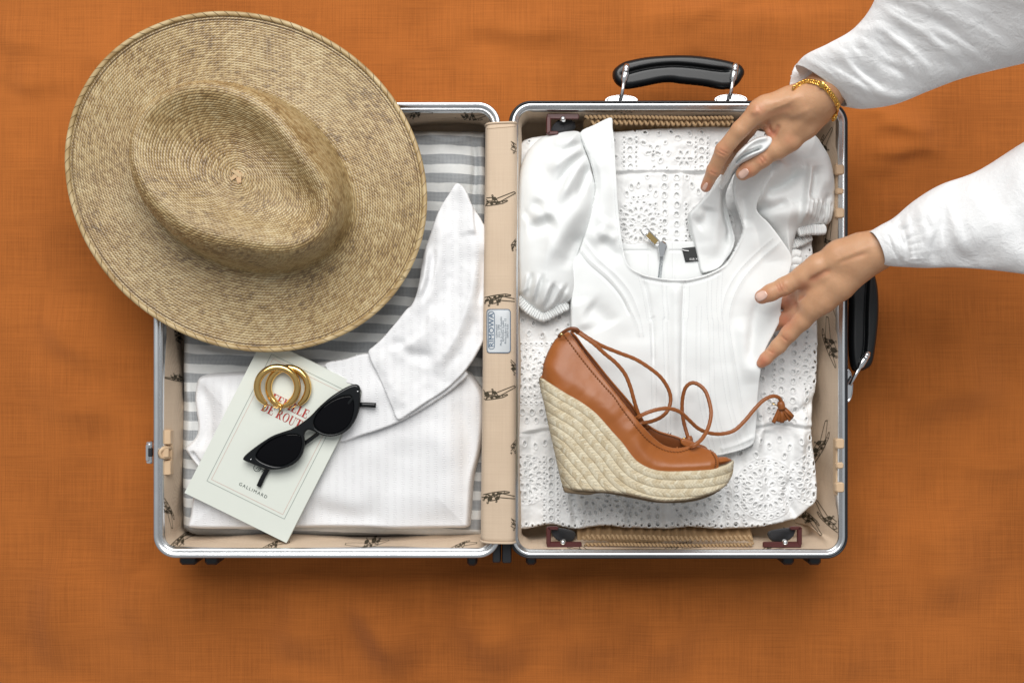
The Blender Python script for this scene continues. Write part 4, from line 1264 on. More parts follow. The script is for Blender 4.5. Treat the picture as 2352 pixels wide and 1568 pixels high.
def dress_h(X, Y, d):
    z = ZE + .009 * fbm(X, Y, 190, 81, 3) + .0022 * fbm(X, Y, 26, 84, 3)
    g = fbm(X, Y * .12, 22, 91, 2); g2 = fbm(X, Y * .1, 34, 95, 2)
    z += .007 * g * smoothstep(392, 402, Y) * np.exp(-np.clip(Y - 400, 0, None) / 55)
    z += .010 * g2 * smoothstep(985, 996, Y) * np.exp(-np.clip(Y - 995, 0, None) / 90) + .0045 * g2 * smoothstep(985, 1000, Y)
    seam = 985 + 8 * np.sin(X / 60.) + 3 * np.sin(X / 17.)
    z += -.0030 * np.exp(-((Y - 398) / 3.0) ** 2) - .0035 * np.exp(-((Y - seam) / 3.5) ** 2) + .0022 * np.exp(-((Y - 391) / 6) ** 2) + .003 * np.exp(-((Y - seam + 9) / 7) ** 2)
    z += fold(X, Y, [(1858, 880), (1838, 920), (1845, 990), (1830, 1060)], 16, .007) + fold(X, Y, [(1800, 960), (1860, 930), (1882, 900)], 10, -.006)
    z += fold(X, Y, [(1742, 930), (1750, 985), (1735, 1040)], 9, .006) + fold(X, Y, [(1715, 900), (1722, 970), (1710, 1010)], 8, -.005)
    z += fold(X, Y, [(1312, 1120), (1318, 1160), (1330, 1215)], 9, -.009) + fold(X, Y, [(1445, 1120), (1448, 1160), (1443, 1215)], 8, -.008) + fold(X, Y, [(1560, 1170), (1556, 1215), (1560, 1225)], 8, -.005)
    z += fold(X, Y, [(1672, 1120), (1660, 1180), (1650, 1216)], 7, -.004) + fold(X, Y, [(1525, 1120), (1530, 1180), (1535, 1216)], 10, .004)
    z += fold(X, Y, [(1835, 1195), (1805, 1140), (1815, 1090)], 8, -.005) + fold(X, Y, [(1240, 745), (1262, 790), (1270, 860)], 12, .004)
    z += fold(X, Y, [(1780, 745), (1840, 760), (1880, 740)], 14, .005)
    return z
dress_out = [(1190, 330), (1290, 305), (1412, 300), (1500, 294), (1580, 291), (1660, 289), (1760, 300), (1840, 340), (1862, 420), (1868, 560), (1876, 660), (1880, 738), (1881, 800), (1880, 870), (1874, 920), (1868, 973), (1870, 1010), (1874, 1047), (1880, 1100), (1880, 1150), (1858, 1172), (1831, 1194), (1818, 1197), (1780, 1206), (1736, 1213), (1653, 1217), (1590, 1212), (1540, 1218), (1447, 1215), (1390, 1210), (1331, 1217), (1300, 1213), (1262, 1206), (1230, 1213), (1200, 1217), (1184, 1200), (1183, 1000), (1183, 700), (1185, 450)]
dp = Patch(dress_out, ZE, dress_h, (.016, 8))
dp.build("eyelet_layer", M['eyelet'], dress, 1.35, holes=hole_fn)
def under_h(X, Y, d): return dress_h(X, Y, d) - .0018
up = Patch(dress_out, ZE, under_h, (.05, 14))
up.build("under_layer", M['eyelet_under'], dress, 4.5)

# ------------------------------------------------------------------ white puff-sleeve top
ZT = .098
topt = thing("puff_sleeve_top", "white faux leather corset top with puff sleeves, one strap lifted by the hands", "top", W(1500, 700, .085))
bodL = Z3([(522, 522), (600, 480), (694, 441), (704, 500), (712, 560), (722, 760), (735, 950), (755, 1130), (775, 1230), (800, 1275), (850, 1305), (900, 1322), (1000, 1338), (1100, 1341), (1160, 1331), (1230, 1311), (1300, 1277), (1342, 1240), (1392, 1150), (1422, 1062), (1395, 980), (1356, 890), (1348, 800), (1378, 715), (1440, 672), (1520, 690), (1520, 800), (1496, 890), (1484, 966), (1550, 1040), (1620, 1130), (1680, 1228), (1662, 1330), (1640, 1430), (1620, 1500)]) + \
       Z4([(1622, 130), (1590, 205), (1532, 330), (1516, 450), (1512, 600), (1506, 730), (1494, 825), (1430, 866), (1340, 890), (1270, 902), (1100, 905), (900, 880), (700, 820), (560, 700), (490, 500), (472, 300), (470, 100)]) + \
       Z3([(470, 1480), (473, 1380), (479, 1300), (492, 1228), (515, 1188), (540, 1110), (572, 1000), (600, 880), (605, 800), (577, 680), (545, 600)])
bones = [Z3([(850, 1310), (880, 1420), (905, 1560)]) + Z4([(915, 150), (925, 300), (930, 500), (935, 700), (960, 850)]),
         Z3([(985, 1338), (990, 1450), (1000, 1560)]) + Z4([(990, 150), (1000, 400), (1010, 700), (1015, 880)]),
         Z3([(1115, 1342), (1112, 1450), (1105, 1560)]) + Z4([(1100, 150), (1095, 400), (1100, 700), (1130, 880)]),
         Z3([(1240, 1310), (1235, 1450), (1240, 1560)]) + Z4([(1245, 150), (1250, 400), (1265, 600), (1330, 880)]),
         Z3([(1300, 1290), (1290, 1450), (1295, 1560)]) + Z4([(1300, 150), (1310, 350), (1350, 600), (1420, 850)]),
         Z4([(1180, 60), (1175, 300), (1190, 560), (1260, 870)])]
cupL = Z3([(520, 1165), (580, 1240), (680, 1330), (760, 1430), (810, 1530)]) + Z4([(838, 170), (850, 240)])
cupL2 = Z3([(540, 1130), (620, 1230), (720, 1320), (800, 1420), (845, 1530)]) + Z4([(862, 170), (872, 240)])
cupR = Z3([(1615, 1138), (1520, 1230), (1430, 1330), (1370, 1440), (1345, 1560)]) + Z4([(1355, 240), (1368, 320), (1400, 500), (1450, 750), (1470, 840)])
cupR2 = Z3([(1575, 1120), (1480, 1210), (1390, 1310), (1330, 1420), (1305, 1540)])
neck = Z3([(712, 560), (722, 760), (735, 950), (755, 1130), (778, 1230), (803, 1277), (850, 1307), (900, 1323), (1000, 1339), (1100, 1342), (1160, 1332), (1230, 1312), (1300, 1278), (1342, 1240)])
def bod_h(X, Y, d):
    z = ZT + .0045 * fbm(X, Y, 120, 101, 3)
    z += .007 * np.exp(-((X - 1545) / 190) ** 2) * smoothstep(1120, 700, Y)
    for b in bones[:3]: z = z - fold(X, Y, b, 3.0, .0009, .02)
    for b in bones[3:]: z = z - fold(X, Y, b, 2.0, .0004, .02)
    z = z + fold(X, Y, Z3([(1050, 1345), (1050, 1560)]) + Z4([(1050, 300), (1055, 700)]), 12, .004, .1)
    z -= fold(X, Y, Z3([(1098, 1345), (1092, 1480), (1088, 1560)]) + Z4([(1088, 200), (1082, 420), (1085, 600)]), 4.5, .0028, .08)
    z -= fold(X, Y, Z3([(870, 1330), (900, 1450), (915, 1560)]) + Z4([(925, 150), (928, 400)]), 5, .0022, .1)
    z += fold(X, Y, cupL, 5, .0010, .05) + fold(X, Y, cupL2, 5, .0008, .05) + fold(X, Y, cupR, 6, .0014, .05) + fold(X, Y, cupR2, 4, .0006, .05)
    z -= fold(X, Y, Z3([(510, 1185), (570, 1262), (670, 1350), (745, 1440), (795, 1540)]), 2.5, .002, .05)
    z += fold(X, Y, neck, 4.5, .0030, .03) - fold(X, Y, [(x, y + 9) for x, y in Z3([(850, 1307), (900, 1323), (1000, 1339), (1100, 1342), (1160, 1332), (1230, 1312), (1300, 1278)])], 2.5, .0016, .05)
    # strap folds and the lifted right flank
    z += asym(X, Y, Z3([(590, 640), (640, 800), (640, 950), (620, 1080)]), 14, 26, .006) - fold(X, Y, Z3([(560, 620), (610, 760), (605, 900)]), 7, .004)
    z += fold(X, Y, Z3([(690, 1000), (640, 1080), (560, 1130)]), 20, .005) + fold(X, Y, Z3([(760, 1230), (690, 1180), (640, 1100)]), 14, -.005) + fold(X, Y, Z3([(610, 1050), (660, 1100), (740, 1120)]), 12, .004)
    z += .010 * smoothstep(1640, 1790, X) * smoothstep(1000, 720, Y) + .012 * smoothstep(60, 0, d) * smoothstep(1690, 1770, X) * smoothstep(950, 800, Y)
    z += .006 * smoothstep(1640, 1760, X) * smoothstep(620, 480, Y) + .050 * smoothstep(540, 350, Y) ** 1.1 * smoothstep(1640, 1680, X)
    z += fold(X, Y, Z3([(1342, 1240), (1392, 1150), (1418, 1062), (1392, 980), (1358, 890), (1350, 800)]), 4.5, .003, .03) - fold(X, Y, Z3([(1440, 1060), (1430, 960), (1400, 860)]), 10, .007)
    z += fold(X, Y, Z4([(1420, 120), (1440, 300), (1470, 500)]), 22, .005) + fold(X, Y, Z4([(1520, 0), (1480, 200), (1450, 420)]), 14, -.006)
    z -= fold(X, Y, Z4([(560, 60), (640, 120), (680, 190)]), 24, .006) - fold(X, Y, Z4([(500, 20), (560, 200)]), 20, .004)
    z += fold(X, Y, Z4([(1300, 860), (1400, 830), (1490, 790)]), 5, .0018, .05)
    return z
bod = Patch(bodL, ZT, bod_h, (.008, 3.0), sub=4)
bod.build("bodice", M['faux'], topt, 2.0)
bvh_bod = bod.bvh()
def stitch(patch, name, pts, parent, off=0.0, dash=4.6, gap=2.4, w=.0005):
    P = catmull(pts, 8); L = np.concatenate([[0], np.cumsum(np.linalg.norm(np.diff(P, axis=0), axis=1))])
    mb = MB(); s = 2.0
    while s + dash < L[-1]:
        ss = np.linspace(s, s + dash, 3)
        x = np.interp(ss, L, P[:, 0]); y = np.interp(ss, L, P[:, 1])
        d, _, _ = poly_sd(x, y, patch.P)
        if d.min() > 1.0:
            q = patch.world(x, y, patch.z(x, y, d) + .0003)
            mb.add(*ribbon(q, np.array([[0, 0, 1.]] * 3), w, 0.0002))
        s += dash + gap
    if mb.V:
        o = mb.obj(name, M['faux_thread'], parent); o["kind"] = "stuff"
for b in bones: stitch(bod, "seam_stitching", [(x - 5.5, y) for x, y in b], bod.obj); stitch(bod, "seam_stitching", [(x + 5.5, y) for x, y in b], bod.obj)
for b in (cupL, cupL2, cupR, cupR2): stitch(bod, "seam_stitching", b, bod.obj)
stitch(bod, "seam_stitching", [(x, y + 11) for x, y in Z3([(850, 1307), (900, 1323), (1000, 1339), (1100, 1342), (1160, 1332), (1230, 1312)])], bod.obj)
stitch(bod, "seam_stitching", [(x - 8, y) for x, y in Z3([(704, 500), (712, 560), (722, 760), (735, 950), (755, 1130), (778, 1230)])], bod.obj)
stitch(bod, "seam_stitching", Z4([(1490, 800), (1430, 842), (1340, 868), (1270, 880)]), bod.obj)

# back panel seen inside the neckline, zip and size label
def back_h(X, Y, d):
    return ZE + .0105 + .002 * fbm(X, Y, 70, 111, 2) - .0016 * np.exp(-((Y - 576) / 2.5) ** 2) * (np.abs(X - 1515) > 22) - .0012 * np.exp(-((np.abs(X - 1519) - 28) / 2.2) ** 2) - .0022 * np.exp(-((X - 1519) / 6.) ** 2)
bkp = Patch([(1424, 562), (1450, 560), (1480, 556), (1508, 552), (1514, 556), (1524, 556), (1530, 552), (1580, 554), (1640, 555), (1670, 590), (1665, 650), (1500, 655), (1430, 640)], ZE + .01, back_h, (.006, 3.5), sub=4)
bkp.build("back_panel", M['faux'], topt, 1.8)
zx = [(1520 - .12 * (y - 590) , y) for y in range(590, 646, 3)]
zt = tube_obj("zip_tape", bkp.world(np.array([p[0] for p in zx]), np.array([p[1] for p in zx]), bkp.z(np.array([p[0] for p in zx]), np.array([p[1] for p in zx])) + .0003), .0024, M['faux_trim'], bkp.obj, n=8, flat=.3)
tooth = None
bpy.context.view_layer.update()
from mathutils import Matrix
for i, y in enumerate(np.arange(590, 645, 3.1)):
    for s in (-1, 1):
        px = 1520 - .12 * (y - 590) + s * 2.0; py = y + (1.5 if s > 0 else 0)
        z = float(bkp.z(np.array([px]), np.array([py]))[0]) + .0014
        c = W(px, py, z, bkp.zref)
        if tooth is None:
            m = MB(); m.box((0, 0, 0), (.0022, .0009, .0010), 0, .0002)
            tooth = mobj("zip_tooth", np.array(m.V), m.F, M['chrome'], bkp.obj, False)
            tooth.matrix_world = Matrix.Translation(c)
        else: copy_of(tooth, bkp.obj, Matrix.Translation(c))
zs_ = ZE + .0165
sl = MB(); q = [(1511, 566), (1515, 556), (1522, 553), (1530, 558), (1532, 564), (1526, 585), (1524, 592), (1515, 592), (1513, 580)]
V, F = loft([[W(a, b, z) for a, b in [(1521 + (p[0] - 1521) * k, 573 + (p[1] - 573) * k) for p in q]] for z, k in ((zs_ - .003, 1), (zs_, 1), (zs_ + .0008, .85))], cap1=True)
mobj("zip_slider", V, F, M['chrome'], bkp.obj, False)
a0 = np.array(W(1513, 562, zs_ + .001)); a1 = np.array(W(1478, 528, zs_ + .0035))
dv_ = a1 - a0; Lz = np.linalg.norm(dv_); dv_ /= Lz; sd_ = np.cross(np.array([0, 0, 1.]), dv_)
def pl_pt(t, s, h=0): return a0 + dv_ * Lz * t + sd_ * s + np.array([0, 0, h])
loop_ = [pl_pt(.0, .0015), pl_pt(.12, .0036), pl_pt(.97, .0040), pl_pt(1., .003), pl_pt(1., -.003), pl_pt(.97, -.0040), pl_pt(.12, -.0036), pl_pt(.0, -.0015)]
tube_obj("zip_pull", loop_, .00085, M['chrome'], bkp.obj, n=8, closed=True)
tube_obj("zip_pull_bar", [pl_pt(.76, .0036), pl_pt(.76, -.0036)], .0007, M['chrome'], bkp.obj, n=6)
V, F = loft([[pl_pt(.14, .0030, h), pl_pt(.72, .0032, h), pl_pt(.72, -.0032, h), pl_pt(.14, -.0030, h)] for h in (-.0004, .0006)], cap0=True, cap1=True)
mobj("zip_pull_inlay", V, F, M['brass'], bkp.obj, False)
# size label
lab_p = [(1566, 570), (1595, 567), (1626, 562), (1632, 580), (1636, 598), (1614, 602), (1600, 599), (1585, 601), (1574, 602)]
lab = Patch(lab_p, ZE + .012, lambda X, Y, d: ZE + .0135 + .0008 * np.sin(X / 9.), (.0004, 2), smooth=False)
lab.build("size_label", M['size_label'], bkp.obj, 1.8)
def lab_text(s, size, x, y, ang=-.04):
    V, F = text_mesh(s, 1, 'LEFT'); f = flat_map(x, y, ang, None, 0)
    mobj("size_lettering", np.array([W(*f(v[0] * size, v[1] * size), ZE + .0148, ZE + .012) for v in V]), F, M['white_ink'], bkp.obj, False)
lab_text("EUR XS", 6.6, 1583, 598); lab_text("US", 6.6, 1605, 594)
mb = MB(); mb.add(*ribbon([W(1567, 573, ZE + .0146), W(1572, 575, ZE + .0148), W(1582, 576, ZE + .0148)], [[0, 0, 1.]] * 3, .0009)); mb.obj("label_tack", M['white_ink'], bkp.obj)

# left puff sleeve
slL = Z3([(525, 512), (440, 506), (370, 514), (300, 545), (250, 590), (218, 640), (192, 700), (176, 770), (162, 900), (156, 1100), (158, 1250), (165, 1400), (178, 1432), (230, 1480), (285, 1520), (330, 1535), (400, 1495), (476, 1455), (500, 1380), (505, 1250), (545, 1130), (590, 1000), (612, 880), (612, 800), (580, 680), (550, 600)])
def slL_h(X, Y, d):
    z = ZE + .006 + .036 * np.sqrt(np.clip(1 - (1 - np.clip(d / 95, 0, 1)) ** 2, 0, 1)) + .005 * fbm(X, Y, 70, 121, 2)
    f = lambda p, w, a: fold(X, Y, Z3(p), w, a, .3)
    z += f([(545, 600), (500, 640), (420, 690), (340, 760)], 12, .006) + f([(560, 660), (510, 730), (450, 830), (400, 940)], 13, .008) + f([(520, 560), (440, 580), (350, 600)], 12, .005)
    z -= f([(560, 630), (500, 690), (440, 760), (390, 850)], 8, .009) + f([(575, 700), (540, 800), (500, 900)], 9, .008) + f([(530, 580), (470, 620), (400, 650)], 7, .006)
    z += f([(560, 860), (480, 1000), (380, 1150), (330, 1300)], 24, .008) - f([(380, 1010), (300, 1050), (220, 1060)], 18, .009) + f([(220, 960), (300, 1000), (380, 960)], 16, .006)
    z -= f([(300, 900), (250, 980), (200, 1010)], 14, .006) + f([(540, 1080), (470, 1160), (440, 1300)], 14, .007)
    for (a, b, c) in (((200, 1440), (215, 1380), (230, 1300)), ((250, 1480), (270, 1400), (290, 1310)), ((300, 1510), (330, 1430), (360, 1350)), ((350, 1520), (390, 1440), (430, 1360))):
        z += f([a, b, c], 5, .0032); z -= f([(a[0] + 22, a[1] + 8), (b[0] + 24, b[1] + 6), (c[0] + 26, c[1])], 5, .0036)
    return z
sl1 = Patch(slL, ZT, slL_h, (.006, 4))
sl1.build("sleeve", M['faux'], topt, 2.0)
def cuff(path_px, z, half, parent, zt=.0050):
    """flat elastic band with fine pleats"""
    P = catmull(path_px, 14); L = np.concatenate([[0], np.cumsum(np.linalg.norm(np.diff(P, axis=0), axis=1))])
    m = int(L[-1] / .45); s = np.linspace(0, L[-1], m); rr_ = np.random.default_rng(int(L[-1] * 10))
    x = np.interp(s, L, P[:, 0]); y = np.interp(s, L, P[:, 1]); zz = np.interp(s, [0, L[-1]], z)
    tx_ = np.gradient(x); ty_ = np.gradient(y); q = np.hypot(tx_, ty_); nx_2, ny_2 = ty_ / q, -tx_ / q
    wob = np.interp(s, np.linspace(0, L[-1], 14), rr_.uniform(-1, 1, 14))
    ph = s * 2 * math.pi / 6.0 + 2.6 * wob
    end = np.clip(np.minimum(s, L[-1] - s) / 5, .1, 1) ** .5
    n = 15; V = []; uv = []
    for k in range(n):
        v = -1 + 2 * k / (n - 1)
        hgt = zt * np.sqrt(np.clip(1 - v ** 4, 0, 1)) * end + .0011 * np.sin(ph + .5 * v) * (1 - v ** 6) - .004
        e = half * v * (1 + .05 * np.sin(ph * .5 + wob)) * end
        V.append(np.stack([(x + nx_2 * e - 1176) * S(ZT), (784 - y - ny_2 * e) * S(ZT), zz + hgt], -1)); uv.append(np.stack([s, np.full(m, v)], -1))
    V = np.concatenate(V); F = np.array([(k * m + i, k * m + i + 1, (k + 1) * m + i + 1, (k + 1) * m + i) for k in range(n - 1) for i in range(m - 1)])
    return mobj("cuff", V, F, M['faux'], parent, True, np.concatenate(uv))
cuff(Z3([(168, 1438), (215, 1490), (268, 1528), (318, 1548), (380, 1520), (460, 1480)]), (.0935, .0935), 11.5, sl1.obj)

# right puff sleeve, bunched under the hand
slR = Z3([(1420, 700), (1480, 640), (1560, 600), (1680, 560), (1800, 530), (1840, 545), (1872, 590), (1912, 662), (1936, 750), (1946, 850), (1945, 950), (1930, 1010), (1903, 1040), (1860, 1040), (1800, 1050), (1740, 1070), (1716, 1140), (1690, 1240), (1640, 1180), (1580, 1090), (1500, 985), (1440, 930), (1400, 880)])
def slR_h(X, Y, d):
    z = ZE + .012 + .034 * np.sqrt(np.clip(1 - (1 - np.clip(d / 80, 0, 1)) ** 2, 0, 1)) + .004 * fbm(X, Y, 60, 131, 2)
    f = lambda p, w, a, t=.25: fold(X, Y, Z3(p), w, a, t)
    z += .016 * np.exp(-(((X - 1730) / 80) ** 2 + ((Y - 390) / 70) ** 2)) + .026 * smoothstep(520, 350, Y) * np.exp(-((X - 1745) / 55) ** 2)
    z += asym(X, Y, Z3([(1750, 690), (1762, 760), (1755, 860), (1740, 980), (1735, 1060)]), 7, 26, .017) - f([(1800, 720), (1795, 820), (1770, 930)], 12, .015)
    z += f([(1540, 700), (1600, 760), (1690, 760), (1740, 700)], 14, .009) - f([(1500, 880), (1570, 850), (1640, 820), (1720, 740)], 15, .018)
    z += f([(1480, 960), (1500, 870), (1540, 770)], 8, .008) + f([(1500, 990), (1600, 1000), (1690, 980), (1730, 930)], 26, .008)
    z -= f([(1470, 940), (1560, 960), (1660, 920)], 10, .006)
    z += f([(1850, 620), (1880, 740), (1880, 860)], 16, .006) - f([(1900, 860), (1870, 940), (1850, 1020)], 8, .006)
    for x in (1770, 1800, 1830, 1862, 1890): z += f([(x, 1035), (x + 4, 970), (x + 10, 900)], 4, .0045) - f([(x + 14, 1035), (x + 17, 970), (x + 20, 910)], 4, .0045)
    return z
sl2 = Patch(slR, ZT, slR_h, (.010, 4))
sl2.build("sleeve", M['faux'], topt, 2.0)
cuff(Z3([(1726, 1078), (1760, 1072), (1800, 1066), (1850, 1066), (1890, 1062)]), (.106, .104), 12.5, sl2.obj)
cuff(Z3([(1690, 1150), (1735, 1138), (1780, 1118), (1825, 1098)]), (.093, .091), 11, sl2.obj)
for (p, r) in ((Z3([(1690, 1215), (1722, 1196), (1752, 1204)]), .0055), (Z3([(1685, 1250), (1722, 1236), (1758, 1240)]), .0058), (Z3([(1680, 1290), (1715, 1276), (1745, 1280)]), .0055)):
    tube_obj("gathered_hem", [W(x, y, .092, ZT) for x, y in catmull(p, 5)], r, M['faux'], sl2.obj, n=10)

# right strap, pulled up and folded between the fingers
stR = Z3([(1395, 668), (1350, 712), (1290, 785), (1235, 862), (1180, 925), (1142, 972), (1150, 1040), (1172, 1130), (1192, 1220), (1214, 1300), (1262, 1300), (1316, 1280), (1352, 1240), (1385, 1180), (1408, 1110), (1405, 1050), (1378, 970), (1352, 880), (1362, 800), (1400, 720)])
def stR_h(X, Y, d):
    k = Z3([(1440, 650)])[0]
    q = smoothstep(560, 330, Y)
    z = ZT - .003 + .044 * q ** 1.1 + .003 * fbm(X, Y, 50, 141, 2)
    f = lambda p, w, a, t=.2: fold(X, Y, Z3(p), w, a, t)
    z -= f([(1345, 780), (1335, 880), (1355, 970), (1385, 1060), (1370, 1150)], 9, .015)
    z += f([(1375, 860), (1400, 960), (1425, 1060), (1395, 1150), (1345, 1235)], 6, .008) + f([(1330, 760), (1300, 900), (1290, 1050), (1280, 1220)], 16, .006)
    z -= f([(1250, 930), (1230, 1000), (1180, 1040)], 14, .005) - f([(1200, 930), (1230, 1060), (1230, 1200)], 14, .003)
    z -= f([(1400, 880), (1460, 930), (1490, 960)], 8, .012) - f([(1440, 780), (1480, 860), (1500, 930)], 10, .006)
    z -= f([(1390, 740), (1370, 820), (1362, 900)], 6, .010)
    return z
st = Patch(stR, ZT + .02, stR_h, (.016, 5))
st.build("strap", M['faux'], topt, 1.8)
st.obj.modifiers.new("thick", 'SOLIDIFY').thickness = .0012
roll = Z3([(1330, 790), (1345, 735), (1364, 686), (1395, 635), (1445, 590), (1500, 560), (1552, 553), (1578, 570), (1574, 602), (1540, 638), (1480, 670), (1425, 696), (1396, 722), (1380, 770), (1356, 810)])
def roll_h(X, Y, d):
    z = .194 - .056 * smoothstep(350, 425, Y) + .002 * fbm(X, Y, 30, 171, 2)
    z -= fold(X, Y, Z3([(1385, 700), (1405, 672), (1450, 648), (1520, 620)]), 3.2, .012, .12)
    return z + fold(X, Y, Z3([(1380, 690), (1420, 625), (1480, 585), (1550, 570)]), 6, .004, .1)
rl = Patch(roll, .175, roll_h, (.010, 7)).build("folded_edge", M['faux'], topt, 1.4)
rl.modifiers.new("thick", 'SOLIDIFY').thickness = .0012
# ------------------------------------------------------------------ wedge sandal lying on its side
ZM = .137
shoe = thing("wedge_sandal", "tan leather wedge sandal with braided jute heel lying on its side over the top", "sandal", W(1480, 980, .104))
def jute_mat():
    m = N('jute_braid'); v = m.obj()
    at = m.n("Attribute", attribute_name="braid"); at2 = m.n("Attribute", attribute_name="fibre")
    n1 = m.noise(v, 700, 3, .7); n2 = m.noise(v, 60, 3)
    f = m.math('ADD', m.math('MULTIPLY', at2.outputs["Fac"], .30), m.math('ADD', m.math('MULTIPLY', n1, .45), m.math('MULTIPLY', n2, .25)))
    c = m.ramp(f, [(.22, (.48, .38, .23)), (.45, (.63, .54, .38)), (.65, (.72, .65, .49)), (.85, (.80, .75, .62))])
    sp = m.math('GREATER_THAN', m.noise(v, 170, 2), .73)
    c = m.mix(m.math('MULTIPLY', sp, .6), c, (.32, .17, .06))
    m.col(m.mix(at.outputs["Fac"], (.16, .11, .05), c)); m.val("Roughness", .9); m.val("Specular IOR Level", .2)
    m.bump(m.math('ADD', m.noise(m.obj((1, 1, 1), (0, 0, .6)), 1300, 3, .7), at2.outputs["Fac"]), .6, .0007)
    return m.m
def leather(name, c1, c2):
    m = N(name); v = m.obj()
    m.col(m.mix(m.noise(v, 26, 5, .6), c1, c2)); m.val("Roughness", .38); m.val("Specular IOR Level", .45)
    m.bump(m.math("ADD", m.noise(v, 1500, 3), m.math("MULTIPLY", m.noise(v, 120, 3), 1.2)), .16, .0005)
    return m.m
M['jute'] = jute_mat()
M['tan'] = leather('tan_leather', (.27, .075, .014), (.40, .130, .028))
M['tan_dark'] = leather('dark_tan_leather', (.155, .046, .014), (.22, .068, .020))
M['lace'] = leather('lace_leather', (.23, .070, .016), (.33, .105, .025))
M['sole'] = simple('brown_outsole', (.17, .12, .07), .8, var=.15)
M['thread_o'] = simple('shaded_orange_thread', (.23, .072, .014), .7)  # orange-brown thread, darkened so the colour carries the shadows around the stitches
botline = Z4([(300, 462), (320, 470), (380, 508), (440, 545), (520, 590), (590, 640), (640, 690), (700, 760), (750, 815), (790, 870), (830, 915), (880, 945), (930, 962), (1000, 970), (1100, 968), (1200, 962), (1275, 950), (1330, 938), (1372, 920)])
solel = Z4([(1380, 950), (1376, 990), (1345, 1040), (1300, 1075), (1220, 1106), (1130, 1130), (1020, 1141), (950, 1140), (850, 1121), (740, 1101), (640, 1093), (560, 1090), (480, 1085), (432, 1076)])
backl = Z4([(410, 1010), (390, 920), (370, 830), (345, 720), (325, 620), (305, 540), (296, 490)])
def shoeT(X):
    xz = (X - 1117.2) / .41258
    return .0235 + .0125 * smoothstep(380, 950, xz)
def toe_round(X):
    xz = (X - 1117.2) / .41258
    t = np.clip((xz - 1130) / 255, 0, 1)
    return np.sqrt(np.clip(1 - t ** 2.6, 0.03, 1))
BL = catmull(botline, 5); SL = catmull(solel, 5); BK = catmull([solel[-1]] + backl, 5)
def wedge_raw(X, Y):
    db, sb, Lb, _ = seg_dist(X, Y, BL); ds, _, _, _ = seg_dist(X, Y, SL); dk, _, _, _ = seg_dist(X, Y, BK)
    T = shoeT(X) * toe_round(X)
    e = np.sqrt(np.clip(1 - (1 - np.clip(ds / 9, 0, 1)) ** 2, 0, 1)) * .35 + .65
    ek = np.sqrt(np.clip(1 - (1 - np.clip(dk / 34, 0, 1)) ** 2, 0, 1))
    eb = np.sqrt(np.clip(1 - (1 - np.clip(db / 5, 0, 1)) ** 2, 0, 1))
    return T, e, ek, eb, db, sb, ds
def braid(db, sb, ds):
    # rows follow the foot line at the top and the sole at the ball
    w = 19.5
    r = db / w; row = np.floor(r); fr = r - row
    ph = sb / 7.0 + np.where(fr < .5, fr, 1 - fr) * 1.7 + row * .33
    fl = np.floor(ph); fp = ph - fl
    strand = np.abs(np.sin(math.pi * fp)) ** .6
    prof = np.abs(np.sin(math.pi * fr)) ** .45
    hsh = np.modf(np.abs(np.sin(fl * 12.9898 + row * 78.233 + np.where(fr < .5, 0, 37.7)) * 43758.5453))[0]
    return prof, strand, hsh, fr
def wedge_h(X, Y, d):
    T, e, ek, eb, db, sb, ds = wedge_raw(X, Y)
    prof, strand, hsh, fr = braid(db, sb, ds)
    return ZM + T * e * (.15 + .85 * ek) - .0035 * (1 - eb) + .0010 * prof + .0008 * strand * prof
wd = Patch(botline + solel + backl, ZM + .012, wedge_h, (.0, 1), sub=4)
wo = wd.build("wedge", M['jute'], shoe, 1.25, back=lambda X, Y, d: ZM - shoeT(X) * toe_round(X) * (.4 + .6 * np.sqrt(np.clip(1 - (1 - np.clip(d / 12, 0, 1)) ** 2, 0, 1))))
_k = S(ZM + .012)
_px = wd.V[:, 0] / _k + 1176; _py = 784 - wd.V[:, 1] / _k
T, e, ek, eb, db, sb, ds = wedge_raw(_px, _py); prof_, strand, hsh, fr = braid(db, sb, ds)
for nm, a in (("braid", np.clip(.45 + .55 * smoothstep(.01, .07, np.minimum(fr, 1 - fr)), 0, 1) * (.72 + .28 * smoothstep(.05, .3, strand))), ("fibre", hsh)):
    at = wo.data.attributes.new(nm, 'FLOAT', 'POINT'); at.data.foreach_set("value", a.astype(np.float32))
# outsole under the jute
sol = Z4([(430, 1074), (432, 1092), (450, 1102), (560, 1112), (610, 1103), (660, 1102), (740, 1114), (850, 1135), (950, 1151), (1060, 1152), (1160, 1140), (1260, 1105), (1344, 1050), (1300, 1070), (1220, 1096), (1130, 1120), (1020, 1131), (850, 1111), (640, 1083), (480, 1075)])
Patch(sol, ZM + .012, lambda X, Y, d: ZM + shoeT(X) * toe_round(X) * .72 + .001, (.004, 3), sub=4).build("outsole", M['sole'], shoe, 2.0, back=lambda X, Y, d: ZM - shoeT(X) * .7)
topl = Z4([(455, 206), (480, 232), (520, 288), (570, 358), (640, 450), (720, 550), (790, 640), (850, 712), (920, 785), (980, 832), (1040, 852), (1090, 850), (1150, 840), (1200, 848), (1248, 866)])
toeo = Z4([(1274, 886), (1281, 925), (1272, 965)])
low = Z4([(1200, 976), (1100, 982), (1000, 984), (930, 977), (870, 960), (815, 928), (772, 880), (735, 828), (685, 772), (628, 703), (578, 653), (510, 605), (432, 560), (372, 525), (312, 484)])
bke = Z4([(314, 430), (322, 378), (345, 318), (372, 270), (400, 236)])
TL = catmull(topl, 5); BE = catmull(low[-1:] + bke + topl[:1], 5)
